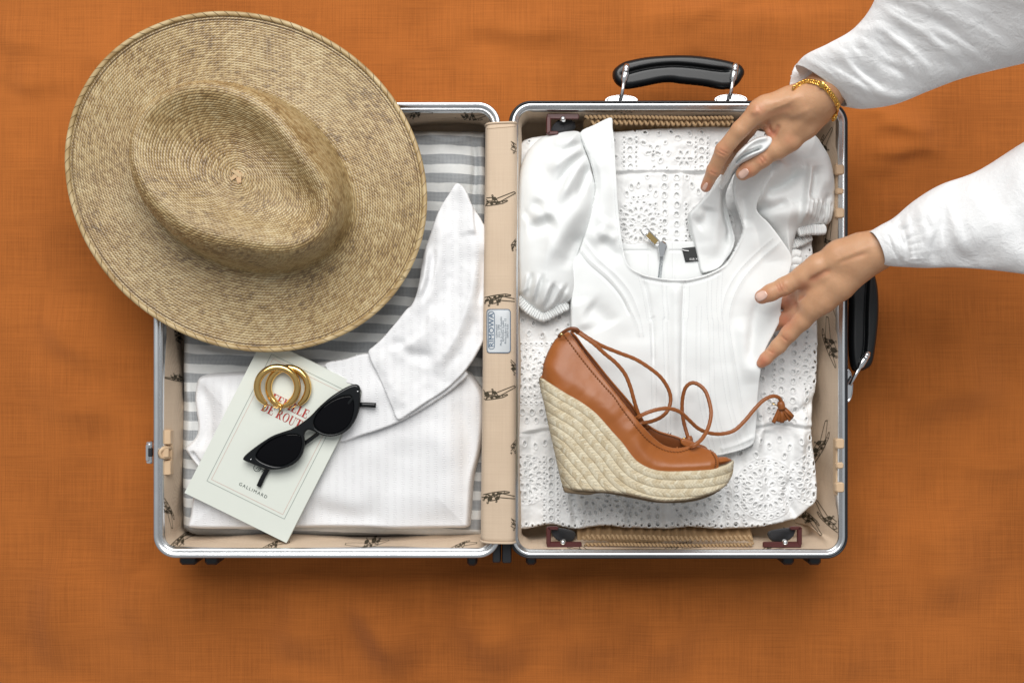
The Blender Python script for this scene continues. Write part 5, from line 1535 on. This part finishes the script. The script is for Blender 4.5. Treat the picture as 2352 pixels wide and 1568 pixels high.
def upper_h(X, Y, d):
    db, sb, Lb, _ = seg_dist(X, Y, BL); dk, _, _, _ = seg_dist(X, Y, BE); dt, _, _, _ = seg_dist(X, Y, TL)
    T = shoeT(X) * np.clip(toe_round(X) * 1.05, 0, 1)
    ek = np.sqrt(np.clip(1 - (1 - np.clip(dk / 62, 0, 1)) ** 2, 0, 1))
    xz = (X - 1117.2) / .41258
    lean = .42 * smoothstep(0, 120, db) * smoothstep(1000, 600, xz) + .55 * smoothstep(5, 55, db) * smoothstep(800, 1050, xz)
    z = ZM + T * (.12 + .88 * ek) * (1 - lean) - .0022 + .0016 * np.exp(-((db - 26) / 22) ** 2)
    z += fold(X, Y, Z4([(800, 740), (860, 800), (930, 850)]), 16, -.0012) + fold(X, Y, Z4([(560, 520), (640, 600), (720, 700)]), 40, .0012)
    return z + .0006 * fbm(X, Y, 30, 161, 2)
upr = Patch(topl + toeo + low + bke, ZM + .014, upper_h, (.0022, 3), sub=4)
uo = upr.build("upper", M['tan'], shoe, 1.5)
uo.modifiers.new("thick", 'SOLIDIFY').thickness = .0018
# far side of the upper with its lining, behind the opening
far = Z4([(470, 206), (500, 235), (545, 298), (605, 370), (685, 470), (765, 562), (822, 632), (862, 700), (905, 732), (955, 762), (1010, 780), (1062, 795), (1105, 815), (1150, 830), (1232, 858), (1240, 900), (1100, 920), (980, 900), (860, 800), (760, 680), (620, 500), (520, 360)])
FT = catmull(far[:15], 4)
def far_h(X, Y, d):
    dt, _, _, _ = seg_dist(X, Y, FT)
    return ZM - .006 - .010 * smoothstep(0, 70, dt) + .003 * smoothstep(1000, 1150, (X - 1117.2) / .41258)
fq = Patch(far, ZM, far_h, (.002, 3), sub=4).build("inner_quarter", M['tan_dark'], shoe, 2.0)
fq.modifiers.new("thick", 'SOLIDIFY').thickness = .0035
edge = [W(x, y, float(far_h(np.array([x]), np.array([y]), None)[0]) + .0008, ZM) for x, y in catmull(far[:13], 4)]
tube_obj("collar_edge", edge, .0011, M['tan'], shoe, n=6)
ft = Patch(Z4([(1085, 800), (1120, 806), (1170, 826), (1215, 842), (1232, 860), (1226, 880), (1130, 860), (1080, 830)]), ZM, lambda X, Y, d: ZM + .004 + 0 * X, (.003, 4)).build("inner_vamp", M['tan'], shoe, 1.5)
ft.modifiers.new("thick", 'SOLIDIFY').thickness = .003
# insole showing at the open toe
Patch(Z4([(1262, 908), (1290, 904), (1330, 903), (1358, 914), (1372, 926), (1340, 942), (1290, 952), (1262, 955)]), ZM + .01, lambda X, Y, d: ZM + .018 * toe_round(X) + .004 * smoothstep(0, 14, d), (.004, 5)).build("insole", M['tan'], shoe, 1.5)
# whip stitching along the top line and across the toe edge
def whip(pts, patch, n, parent, ln=8.0, wd_=.0019, dirn=(.75, .66)):
    P = catmull(pts, 10); L = np.concatenate([[0], np.cumsum(np.linalg.norm(np.diff(P, axis=0), axis=1))])
    mb = MB()
    for s in np.linspace(2, L[-1] - 2, n):
        x = np.interp(s, L, P[:, 0]); y = np.interp(s, L, P[:, 1])
        x2 = np.interp(min(s + 3, L[-1]), L, P[:, 0]) - x; y2 = np.interp(min(s + 3, L[-1]), L, P[:, 1]) - y
        q = math.hypot(x2, y2) + 1e-9; tx_, ty_ = x2 / q, y2 / q; nx2, ny2 = ty_, -tx_
        xs2 = np.array([x - (tx_ * .8 - nx2 * .25) * ln / 2, x, x + (tx_ * .8 - nx2 * .25) * ln / 2]); ys2 = np.array([y - (ty_ * .8 - ny2 * .25) * ln / 2, y, y + (ty_ * .8 - ny2 * .25) * ln / 2])
        z = patch.z(xs2, ys2) + np.array([.0002, .0008, .0002])
        V, F, _ = tube(patch.world(xs2, ys2, z), [.0004, wd_ * .6, .0004], n=5); mb.add(V, F)
    o = mb.obj("whip_stitching", M['thread_o'], parent, True); o["kind"] = "stuff"
whip(Z4([(432, 222), (480, 290), (540, 370), (600, 445), (660, 515), (705, 565), (745, 625), (790, 685), (830, 735), (880, 792), (940, 838), (1000, 866), (1060, 873), (1110, 863), (1150, 848)]), upr, 58, uo)
whip(Z4([(1246, 872), (1260, 900), (1262, 930), (1254, 955)]), upr, 9, uo, 4.5)
# cords
def lace(name, pts, z, r=.0022, sub=7):
    P = catmull([np.array(W(*p, zz)) for p, zz in zip(Z4(pts), z)], sub)
    m = len(P); rr = r * (1 + .06 * np.sin(np.arange(m) * 2.1))
    o = tube_obj(name, P, rr, M['lace'], shoe, n=10)
    nn = P[::1]; mb = MB()
    for i in range(1, m - 1, 1):                       # stitched ridge along the cord
        t = P[i + 1] - P[i - 1]; t /= np.linalg.norm(t) + 1e-9
        s = np.cross(t, np.array([0, 0, 1.])); s /= np.linalg.norm(s) + 1e-9
        c = P[i] + (np.array([0, 0, .75]) + s * .62) * r
        V, F, _ = tube([c - t * .0012, c + t * .0012], [.00045, .0007], n=5); mb.add(V, F)
    k = mb.obj("cord_ridge", M['tan'], o, True); k["kind"] = "stuff"
    return o
lace("cord", [(478, 202), (500, 205), (545, 235), (600, 275), (660, 330), (720, 380), (770, 440), (800, 510), (820, 580), (838, 640), (862, 695), (900, 745)], [.150, .153, .156, .157, .155, .153, .150, .148, .146, .143, .139, .130])
lace("cord", [(482, 200), (510, 204), (560, 238), (640, 284), (740, 325), (830, 360), (910, 410), (970, 460), (1010, 520), (1026, 580), (1012, 640), (975, 680), (920, 705), (862, 716), (840, 722)], [.149, .150, .149, .145, .140, .135, .131, .128, .125, .124, .126, .132, .139, .145, .143])
lace("cord", [(830, 690), (850, 678), (900, 655), (960, 638), (1020, 634), (1080, 655), (1130, 700), (1180, 745), (1240, 770), (1310, 775), (1380, 755), (1440, 700), (1490, 640), (1540, 590), (1590, 566), (1625, 572), (1640, 592)], [.146, .150, .152, .150, .146, .141, .134, .126, .119, .115, .113, .112, .110, .108, .106, .104, .102])
lace("cord", [(1135, 848), (1160, 836), (1200, 802), (1234, 742), (1250, 672), (1244, 610), (1220, 540), (1182, 502), (1142, 492), (1108, 520), (1092, 580), (1090, 650), (1100, 715), (1118, 780), (1124, 800)], [.158, .160, .156, .148, .142, .138, .134, .131, .130, .128, .124, .121, .120, .122, .122])
# loop tab at the heel, tassels
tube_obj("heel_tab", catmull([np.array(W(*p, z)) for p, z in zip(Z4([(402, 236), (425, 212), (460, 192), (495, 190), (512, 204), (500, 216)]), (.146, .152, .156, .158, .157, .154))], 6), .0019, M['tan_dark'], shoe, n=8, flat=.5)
dome_obj("stud", W(*Z4([(418, 222)])[0], .155), .0018, .0014, M['brass'], shoe, 10, 3)
def tassel(cx, cy, z, ang, n, length, spread):
    ca_, sa_ = math.cos(ang), math.sin(ang); c = np.array(W(cx, cy, z))
    d = np.array([ca_, sa_, 0]); s = np.array([-sa_, ca_, 0])
    ts = np.linspace(-.004, .006, 6)
    tt = tube_obj("tassel", [c + d * t for t in ts], [.0032, .0042, .0045, .0045, .0042, .0040], M['lace'], shoe, n=12)
    for i in range(n):
        q = (i / (n - 1) - .5) * 2; a = q * spread
        dd = d * math.cos(a) + s * math.sin(a); P = [c + d * .005 + s * q * .003, c + d * .005 + s * q * .0035 + dd * length * .5 + np.array([0, 0, .001 * (i % 3) - .001]), c + d * .005 + s * q * .004 + dd * length * (1 - .1 * (i % 2)) + np.array([0, 0, -.003])]
        V, F = ribbon(catmull(P, 4), np.array([[0, 0, 1.]] * 9) + s * (.5 * q), .0046, 0)
        f = mobj("tassel_strip", V, F, M['lace'], tt); f.modifiers.new("t", 'SOLIDIFY').thickness = .0012
    return tt
t1 = tassel(*Z4([(1640, 612)])[0], .101, math.radians(-78), 6, .0165, .55)
tube_obj("tassel_pin", [W(*p, .106) for p in Z4([(1588, 604), (1605, 612), (1622, 620)])], .0007, M['brass'], t1, n=6)
t2 = tassel(*Z4([(1128, 806)])[0], .121, math.radians(-84), 3, .008, .2)
dome_obj("stud", W(*Z4([(1100, 802)])[0], .124), .0018, .0016, M['brass'], t2, 10, 3)

# ------------------------------------------------------------------ the person's hands and sleeves
person = thing("person", "person in a white blouse, only hands and sleeves in view, lifting the top", "person", (.62, .15, 0))
def skin_mat():
    m = N('skin'); v = m.obj()
    a = m.noise(v, 55, 5, .65); b = m.noise(v, 220, 3)
    c = m.mix(a, (.47, .240, .120), (.68, .415, .245))
    c = m.mix(m.math('MULTIPLY', b, .22), c, (.62, .28, .17))
    at = m.n('Attribute', attribute_name='flush')
    c = m.mix(at.outputs['Fac'], c, (.58, .215, .125))
    m.col(c); m.val("Roughness", .39); m.val("Specular IOR Level", .4)
    m.val("Subsurface Weight", .12); m.val("Subsurface Radius", (.008, .0035, .0018)); m.val("Subsurface Scale", .6)
    m.bump(m.math('ADD', m.noise(v, 900, 3), m.math('MULTIPLY', m.noise(v, 260, 3), 1.2)), .30, .0007)
    return m.m
M['skin'] = skin_mat()
M['nail'] = simple('nail', (.80, .53, .43), .2, coat=.5)
def surface_nets(Fv, origin, h):
    s = Fv < 0
    nx, ny, nz = Fv.shape
    c = np.zeros((nx - 1, ny - 1, nz - 1), np.int8)
    for i in (0, 1):
        for j in (0, 1):
            for k in (0, 1): c += s[i:nx - 1 + i, j:ny - 1 + j, k:nz - 1 + k]
    act = (c > 0) & (c < 8)
    I, J, K = np.nonzero(act)
    idx = -np.ones(act.shape, np.int64); idx[I, J, K] = np.arange(len(I))
    acc = np.zeros((len(I), 3)); cnt = np.zeros(len(I))
    cor = [(a, b, d) for a in (0, 1) for b in (0, 1) for d in (0, 1)]
    for p in cor:
        for ax in range(3):
            if p[ax]: continue
            q = list(p); q[ax] = 1
            f0 = Fv[I + p[0], J + p[1], K + p[2]]; f1 = Fv[I + q[0], J + q[1], K + q[2]]
            m = (f0 < 0) != (f1 < 0)
            t = np.where(m, f0 / np.where(m, f0 - f1, 1), 0)
            for d in range(3): acc[:, d] += np.where(m, p[d] + (t if d == ax else 0), 0)
            cnt += m
    V = (np.stack([I, J, K], -1) + acc / cnt[:, None]) * h + origin
    Fs = []
    for ax in range(3):
        a = [slice(None)] * 3; b = [slice(None)] * 3
        a[ax] = slice(0, -1); b[ax] = slice(1, None)
        cr = s[tuple(a)] != s[tuple(b)]
        u, w = [d for d in range(3) if d != ax]
        sl_ = [slice(None)] * 3; sl_[u] = slice(1, -1); sl_[w] = slice(1, -1)
        P_ = np.nonzero(cr[tuple(sl_)]); P_ = [p.copy() for p in P_]; P_[u] += 1; P_[w] += 1
        fl_ = s[tuple(P_)]
        def cell(du, dw):
            q = [p.copy() for p in P_]; q[u] -= du; q[w] -= dw; return idx[tuple(q)]
        quad = np.stack([cell(1, 1), cell(0, 1), cell(0, 0), cell(1, 0)], -1)
        if ax == 1: fl_ = ~fl_
        quad = np.where(fl_[:, None], quad, quad[:, ::-1])
        Fs.append(quad)
    F = np.concatenate(Fs); F = F[(F >= 0).all(1)]
    return V, F
def hand_mesh(name, chains, h=.00125, creases=(), flush=()):
    """chains: (list of (px, py, z, radius), blend) -> one continuous skin"""
    prim = []
    for pts, k in chains:
        Q = [(np.array(W(p[0], p[1], p[2])), p[3]) for p in pts]
        prim.append((Q, k))
    allp = np.array([q[0] for c in prim for q in c[0]]); mr = .03
    lo = allp.min(0) - mr; hi = allp.max(0) + mr
    ns = np.ceil((hi - lo) / h).astype(int) + 1
    X = (lo[0] + h * np.arange(ns[0]))[:, None, None].astype(np.float32); Y = (lo[1] + h * np.arange(ns[1]))[None, :, None].astype(np.float32); Z = (lo[2] + h * np.arange(ns[2]))[None, None, :].astype(np.float32)
    tot = np.full(ns, .03, np.float32)
    def smin(a, b, k):
        t = np.clip(.5 + .5 * (b - a) / k, 0, 1); return b + (a - b) * t - k * t * (1 - t)
    for Q, k in prim:
        d = None
        for (a, ra), (b, rb) in zip(Q[:-1], Q[1:]):
            lo_i = np.maximum(((np.minimum(a, b) - max(ra, rb) - .016 - lo) / h).astype(int), 0); hi_i = np.minimum(((np.maximum(a, b) + max(ra, rb) + .016 - lo) / h).astype(int) + 2, ns)
            sl_ = tuple(slice(l, u) for l, u in zip(lo_i, hi_i))
            e = b - a; L2 = float(e @ e) + 1e-12
            x = X[sl_[0]] - a[0]; y = Y[:, sl_[1]] - a[1]; z = Z[:, :, sl_[2]] - a[2]
            t = np.clip((x * e[0] + y * e[1] + z * e[2]) / L2, 0, 1)
            dd = np.sqrt((x - t * e[0]) ** 2 + (y - t * e[1]) ** 2 + (z - t * e[2]) ** 2) - (ra + (rb - ra) * t)
            if d is None: d = np.full(ns, .05, np.float32)
            d[sl_] = smin(d[sl_], dd.astype(np.float32), .0035)
        tot = smin(tot, d, k)
    V, F = surface_nets(tot, lo, h)
    # even out the grid pattern
    for _ in range(2):
        acc = np.zeros_like(V); cnt = np.zeros(len(V))
        for a, b in ((0, 1), (1, 2), (2, 3), (3, 0)):
            np.add.at(acc, F[:, a], V[F[:, b]]); np.add.at(cnt, F[:, a], 1); np.add.at(acc, F[:, b], V[F[:, a]]); np.add.at(cnt, F[:, b], 1)
        V = V * .5 + .5 * acc / np.maximum(cnt, 1)[:, None]
    o = mobj(name, V, F, M['skin'], person)
    me = o.data
    nn = np.empty(len(V) * 3, np.float32); me.vertices.foreach_get("normal", nn); nn = nn.reshape(-1, 3)
    px = V[:, 0] / ((ZC - V[:, 2]) / CAMD / 2000) + 1176; py = 784 - V[:, 1] / ((ZC - V[:, 2]) / CAMD / 2000)
    upw = smoothstep(-.1, .4, nn[:, 2])
    dsp = np.zeros(len(V))
    for pts, w, amp in creases: dsp += fold(px, py, pts, max(w, 2.3), amp * (1.5 if w < 2 else 1.15), .3) * upw
    V2 = V + nn * dsp[:, None]
    fl_ = np.zeros(len(V))
    for q, r_, a_ in flush: fl_ = np.maximum(fl_, a_ * np.exp(-((px - q[0]) ** 2 + (py - q[1]) ** 2) / r_ ** 2))
    fl_ = np.clip(fl_ + 1.1 * np.clip(-dsp - .0003, 0, .0012) / .0036, 0, 1)
    at = me.attributes.new('flush', 'FLOAT', 'POINT'); at.data.foreach_set('value', fl_.astype(np.float32))
    me.vertices.foreach_set("co", V2.astype(np.float32).ravel()); me.update()
    return o, BVHTree.FromPolygons([tuple(map(float, v)) for v in V2], [tuple(map(int, f)) for f in F])
def nail(cpx, cpy, ang, L, Wd, bvh, parent, lift=.0006):
    n, m = 12, 9; V = []; ca_, sa_ = math.cos(ang), math.sin(ang)
    for i in range(n):
        u = -1 + 2 * i / (n - 1)
        for j in range(m):
            v = (-1 + 2 * j / (m - 1)) * (1 - abs(u) ** 4) ** .5 if abs(u) < 1 else 0
            v = (-1 + 2 * j / (m - 1)) * max(.25, (1 - abs(u) ** 3.2)) ** .5
            x = cpx + u * L / 2 * ca_ - v * Wd / 2 * sa_; y = cpy + u * L / 2 * sa_ + v * Wd / 2 * ca_
            hh = cast(x, y, bvh)
            if hh is None: return None
            V.append(hh[0] + np.array([0, 0, lift * (1.2 - abs(v) * .5)]))
    V = np.array(V)
    # smooth the sheet so it reads as a plate
    G = V.reshape(n, m, 3)
    for _ in range(3): G[1:-1, 1:-1] = (G[:-2, 1:-1] + G[2:, 1:-1] + G[1:-1, :-2] + G[1:-1, 2:]) / 4
    F = [(i * m + j, i * m + j + 1, (i + 1) * m + j + 1, (i + 1) * m + j) for i in range(n - 1) for j in range(m - 1)]
    o = mobj("nail", G.reshape(-1, 3), F, M['nail'], parent); o.modifiers.new("t", 'SOLIDIFY').thickness = .0008
    return o
A = lambda x, y: ZA([(x, y)])[0]
B = lambda x, y: ZB([(x, y)])[0]
def C(f, lst): return [(*f(x, y), z, r) for x, y, z, r in lst]
handA, bvhA = hand_mesh("hand", [
    (C(A, [(1900, -150, .262, .0235), (1600, 180, .236, .0215), (1370, 400, .222, .0195), (1200, 520, .212, .0200)]), .006),   # forearm and wrist
    (C(A, [(1480, 260, .228, .0200), (1300, 480, .214, .0185), (1150, 640, .198, .0170)]), .010),
    (C(A, [(1250, 480, .214, .0170), (1000, 510, .210, .0150), (760, 570, .207, .0125), (690, 605, .206, .0112)]), .012),       # index metacarpal
    (C(A, [(1250, 520, .205, .0170), (1000, 560, .196, .0150), (720, 640, .190, .0125)]), .012),
    (C(A, [(1220, 560, .196, .0165), (960, 600, .182, .0145), (700, 670, .174, .0115)]), .012),
    (C(A, [(690, 605, .206, .0108), (500, 800, .196, .0092), (330, 1010, .180, .0089), (232, 1215, .163, .0078), (150, 1385, .148, .0062)]), .005),  # index
    (C(A, [(700, 640, .188, .0105), (560, 800, .178, .0090), (420, 980, .160, .0082), (360, 1120, .140, .0072), (330, 1210, .128, .0062)]), .004),   # middle, behind the cloth
    (C(A, [(690, 660, .174, .0100), (570, 810, .162, .0085), (470, 960, .144, .0076), (430, 1060, .126, .0064)]), .004),
    (C(A, [(1290, 600, .202, .0150), (1150, 760, .196, .0150), (1000, 900, .190, .0128), (880, 990, .184, .0112)]), .012),      # thumb base
    (C(A, [(1000, 900, .190, .0118), (870, 995, .184, .0104), (730, 1090, .177, .0100), (600, 1190, .170, .0095), (530, 1245, .166, .0082)]), .006),
    (C(A, [(1120, 720, .196, .012), (940, 760, .194, .011), (830, 800, .190, .008)]), .010),                                      # web
], creases=[([A(700, 1060), A(745, 1110), A(770, 1150)], 1.6, -.0007), ([A(680, 1085), A(722, 1135), A(740, 1175)], 1.5, -.0006), ([A(255, 985), A(330, 1030), A(400, 1060)], 1.6, -.0005),
            ([A(780, 700), A(790, 780), A(840, 880)], 5, -.0022), ([A(900, 740), A(860, 830), A(830, 890)], 5, -.0018), ([A(700, 800), A(760, 790), A(800, 830)], 4, -.0014), ([A(1000, 880), A(1120, 740), A(1250, 620)], 12, .0012),
            ([A(760, 560), A(950, 500), A(1150, 440)], 10, .0012), ([A(700, 690), A(900, 620), A(1100, 560)], 9, -.0010), ([A(690, 590), A(650, 620), A(620, 600)], 8, .0014), ([A(1250, 560), A(1100, 640), A(960, 700)], 7, .0008), ([A(1080, 480), A(960, 540), A(830, 590)], 3.5, .0006), ([A(235, 1010), A(300, 1048), A(370, 1080)], 1.4, -.0005), ([A(180, 1220), A(230, 1250), A(280, 1265)], 1.3, -.0004)],
    flush=[(A(690, 600), 16, .45), (A(320, 1020), 16, .5), (A(220, 1230), 13, .5), (A(150, 1390), 17, .9), (A(720, 1110), 15, .5), (A(560, 1230), 20, .7), (A(800, 850), 14, .7), (A(1000, 900), 14, .3)])
nail(*A(532, 1250), math.radians(142), 25, 18, bvhA, handA, .0009)
nail(*A(140, 1385), math.radians(118), 20, 9, bvhA, handA, .0003)
handB, bvhB = hand_mesh("hand", [
    (C(B, [(1900, 200, .207, .0165), (1680, 265, .199, .0165), (1480, 322, .190, .0178), (1300, 400, .180, .0185)]), .006),
    (C(B, [(1520, 262, .192, .0140), (1330, 300, .184, .0150), (1150, 360, .176, .0150)]), .008),
    (C(B, [(1540, 392, .190, .0145), (1330, 500, .176, .0165), (1120, 690, .164, .0170), (950, 840, .156, .0150), (860, 900, .152, .0125)]), .010),
    (C(B, [(1330, 420, .178, .0160), (1080, 600, .164, .0165), (880, 760, .150, .0150), (800, 830, .145, .0120)]), .012),
    (C(B, [(1300, 370, .180, .0155), (1080, 410, .174, .0150), (900, 500, .168, .0130), (780, 580, .162, .0112)]), .010),       # thumb base
    (C(B, [(900, 495, .168, .0122), (740, 600, .161, .0106), (560, 700, .154, .0100), (420, 765, .149, .0094), (330, 808, .146, .0082)]), .006),
    (C(B, [(1000, 560, .162, .0130), (860, 640, .154, .0100), (800, 680, .148, .0080)]), .010),
    (C(B, [(880, 900, .152, .0122), (740, 1050, .140, .0105), (610, 1180, .130, .0095), (500, 1310, .122, .0086), (370, 1440, .116, .0070), (325, 1485, .113, .0058)]), .006),  # extended finger
    (C(B, [(820, 830, .142, .0115), (700, 980, .128, .0100), (570, 1040, .115, .0092), (470, 1080, .106, .0080), (430, 1090, .102, .0070)]), .004),
    (C(B, [(800, 740, .144, .0115), (700, 800, .130, .0100), (600, 850, .116, .0090), (510, 875, .104, .0080)]), .004),
], creases=[([B(490, 650), B(520, 720), B(555, 780)], 1.6, -.0007), ([B(465, 670), B(500, 735), B(530, 790)], 1.4, -.0005), ([B(520, 640), B(545, 705), B(575, 760)], 1.4, -.0005), ([B(370, 1335), B(420, 1370), B(460, 1390)], 1.3, -.0005), ([B(510, 1195), B(560, 1240), B(600, 1270)], 1.4, -.0005),
            ([B(640, 930), B(700, 840), B(790, 770)], 4, -.0016), ([B(780, 660), B(860, 630), B(980, 560), B(1060, 520)], 7, -.0020), ([B(1050, 480), B(1250, 410), B(1450, 350)], 6, -.0010), ([B(1000, 500), B(1250, 370), B(1480, 270)], 8, .0010), ([B(1100, 560), B(1000, 700), B(900, 830)], 10, .0008), ([B(560, 680), B(590, 735), B(610, 760)], 1.3, -.0004)],
    flush=[(B(320, 810), 20, .75), (B(530, 720), 14, .5), (B(340, 1470), 18, .9), (B(440, 1380), 13, .5), (B(580, 1220), 14, .45), (B(560, 1040), 26, .8), (B(580, 860), 22, .8), (B(760, 700), 14, .6), (B(860, 600), 14, .25)])
nail(*B(322, 800), math.radians(-30), 27, 21, bvhB, handB, .0009)

def sleeve(name, st_, zc_, hf, seed, inner=True, cuff_seam=None):
    """st_: pairs of traced edge points along the arm; zc_: axis heights"""
    n = 72; K = 14
    A_ = catmull([a for a, b in st_], K); B_ = catmull([b for a, b in st_], K)
    zz = catmull([(z, 0) for z in zc_], K)[:, 0]; hh = catmull([(q, 0) for q in hf], K)[:, 0]
    ti = np.arange(len(A_)) / K; al_ = 2 * math.pi * np.arange(n) / n
    Tt, Aa = np.meshgrid(ti, al_, indexing='ij')
    f = fbm(Tt * 40. + 8 * np.sin(Aa), np.minimum(Aa, 2 * math.pi - Aa) * 30., 46, seed, 2)
    f2 = np.abs(vnoise(Tt * 60. + np.sin(Aa) * 20, np.minimum(Aa, 2 * math.pi - Aa) * 30. - Tt * 12, 34, seed + 9)) * 2
    f3 = np.abs(fbm(Tt * 70. + 30 * np.cos(Aa), np.minimum(Aa, 2 * math.pi - Aa) * 44. + Tt * 40, 36, seed + 17, 2))
    dz = np.minimum(1, np.clip(Tt - .3, 0, 9) * .8) * (.016 * f - .005 * f2 - .005 * f3)
    if cuff_seam:
        dz = dz - .0014 * np.exp(-((Tt - cuff_seam) / .07) ** 2)
        dz = dz + np.where(Tt > cuff_seam, .0022 * np.sin(Aa * 21 + 2 * np.sin(Aa * 3)) * np.exp(-(Tt - cuff_seam) / .5), 0)
    k1 = (ZC - zz) / CAMD / 2000
    pa = np.stack([(A_[:, 0] - 1176) * k1, (784 - A_[:, 1]) * k1, zz], -1); pb = np.stack([(B_[:, 0] - 1176) * k1, (784 - B_[:, 1]) * k1, zz], -1)
    c = (pa + pb) / 2; s_ = (pa - pb) / 2; w = np.linalg.norm(s_, axis=1)
    V = c[:, None] + s_[:, None] * np.cos(Aa)[..., None]
    V[..., 2] += w[:, None] * hh[:, None] * np.sin(Aa) + dz * np.clip(np.sin(Aa), -.2, 1)
    V = V.reshape(-1, 3); uv = np.stack([Tt.ravel(), Aa.ravel()], -1)
    m = len(A_)
    F = [(i * n + k, i * n + (k + 1) % n, (i + 1) * n + (k + 1) % n, (i + 1) * n + k) for i in range(m - 1) for k in range(n)]
    F = [f[::-1] for f in F]
    o = mobj(name, np.array(V), F, M['shirt_sleeve'], person, True, np.array(uv))
    sd = o.modifiers.new("thick", 'SOLIDIFY'); sd.thickness = .0011; sd.offset = -1
    return o
sleeve("sleeve", [((1829, 152), (1944, 242)), ((1852, 128), (1990, 247)), ((1905, 102), (2060, 236)), ((1962, 68), (2130, 208)), ((2003, 18), (2210, 178)), ((2028, -45), (2300, 155)), ((2060, -130), (2410, 130)), ((2110, -230), (2560, 100))],
       [.222, .236, .256, .275, .295, .315, .34, .37], [.66, .62, .58, .55, .5, .48, .48, .48], 201)
sleeve("sleeve", [((1999, 534), (2029, 606)), ((2024, 519), (2050, 609)), ((2056, 501), (2082, 611)), ((2100, 464), (2130, 613)), ((2160, 427), (2195, 612)), ((2246, 395), (2270, 617)), ((2352, 329), (2360, 628)), ((2470, 260), (2470, 645))],
       [.199, .203, .209, .218, .228, .24, .255, .27], [.95, .88, .76, .62, .52, .46, .44, .44], 221, cuff_seam=2.0)
# turned-back edge of the upper cuff
fp = Patch([(1829, 150), (1845, 138), (1868, 147), (1880, 152), (1890, 157), (1872, 172), (1856, 187), (1842, 202), (1826, 203), (1822, 185)], .215, lambda X, Y, d: .214 - .012 * smoothstep(1880, 1825, X) + .003 * np.sin(Y / 11.), (.001, 2))
fp.build("cuff_flap", M['shirt_sleeve'], person, 2.0).modifiers.new("t", 'SOLIDIFY').thickness = .001

# ------------------------------------------------------------------ gold chain bracelet round the wrist
br = thing("chain_bracelet", "gold curb chain bracelet around the upper wrist", "bracelet", W(1889, 215, .22))
bp_ = [(1060, 385, .208), (1120, 345, .222), (1180, 320, .233), (1250, 318, .240), (1340, 345, .2435), (1400, 400, .242), (1440, 450, .237), (1472, 505, .228), (1490, 560, .214), (1480, 610, .200), (1450, 655, .188), (1420, 700, .180)]
P = []
for x, y, z in bp_:
    q = A(x, y); hh = cast(q[0], q[1], bvhA)
    w = np.array(W(q[0], q[1], z))
    if hh is not None: w = hh[0] + hh[1] * .0020
    P.append(w)
P = catmull(P, 12); L = np.concatenate([[0], np.cumsum(np.linalg.norm(np.diff(P, axis=0), axis=1))])
def link_mesh():
    m = 14; ring = [(  .0027 * math.cos(2 * math.pi * i / m), .0020 * math.sin(2 * math.pi * i / m), .0004 * math.sin(4 * math.pi * i / m)) for i in range(m)]
    V, F, uv = tube(ring, .0008, n=6, closed=True); return mesh_data("link", V, F)
lm = link_mesh(); lm.materials.append(M['gold_bright'])
s = .0; i = 0
while s < L[-1] - .002:
    p = np.array([np.interp(s, L, P[:, k]) for k in range(3)]); p2 = np.array([np.interp(min(s + .002, L[-1]), L, P[:, k]) for k in range(3)])
    t = Vector(p2 - p).normalized(); up_v = Vector((0, 0, 1)); sd_v = up_v.cross(t).normalized(); nv = t.cross(sd_v)
    R_ = Matrix((t, sd_v, nv)).transposed().to_4x4() @ Matrix.Rotation(.55 + .25 * (i % 2), 4, 'X')
    o = bpy.data.objects.new("link", lm); sc.collection.objects.link(o); o.parent = br; o.matrix_parent_inverse = br.matrix_world.inverted()
    o.matrix_world = Matrix.Translation(p) @ R_
    s += .0031; i += 1
q = A(1342, 345); hh = cast(q[0], q[1], bvhA)
if hh is not None:
    m = 16; rings = [[(hh[0] + hh[1] * (.0022 + dz))[0] + .0036 * k * math.cos(2 * math.pi * i / m) for i in range(m)] for k, dz in ((1, 0),)]
    c = hh[0] + hh[1] * .003; nz_ = Vector(hh[1]); ax = nz_.orthogonal().normalized(); ay = nz_.cross(ax)
    rings = [[c + np.array(ax) * r * math.cos(2 * math.pi * i / m) + np.array(ay) * r * math.sin(2 * math.pi * i / m) + hh[1] * dz for i in range(m)] for r, dz in ((.0034, -.0008), (.0034, .0004), (.0028, .0008))]
    V, F = loft(rings, cap1=True); mobj("disc", V, F, M['gold_bright'], br)
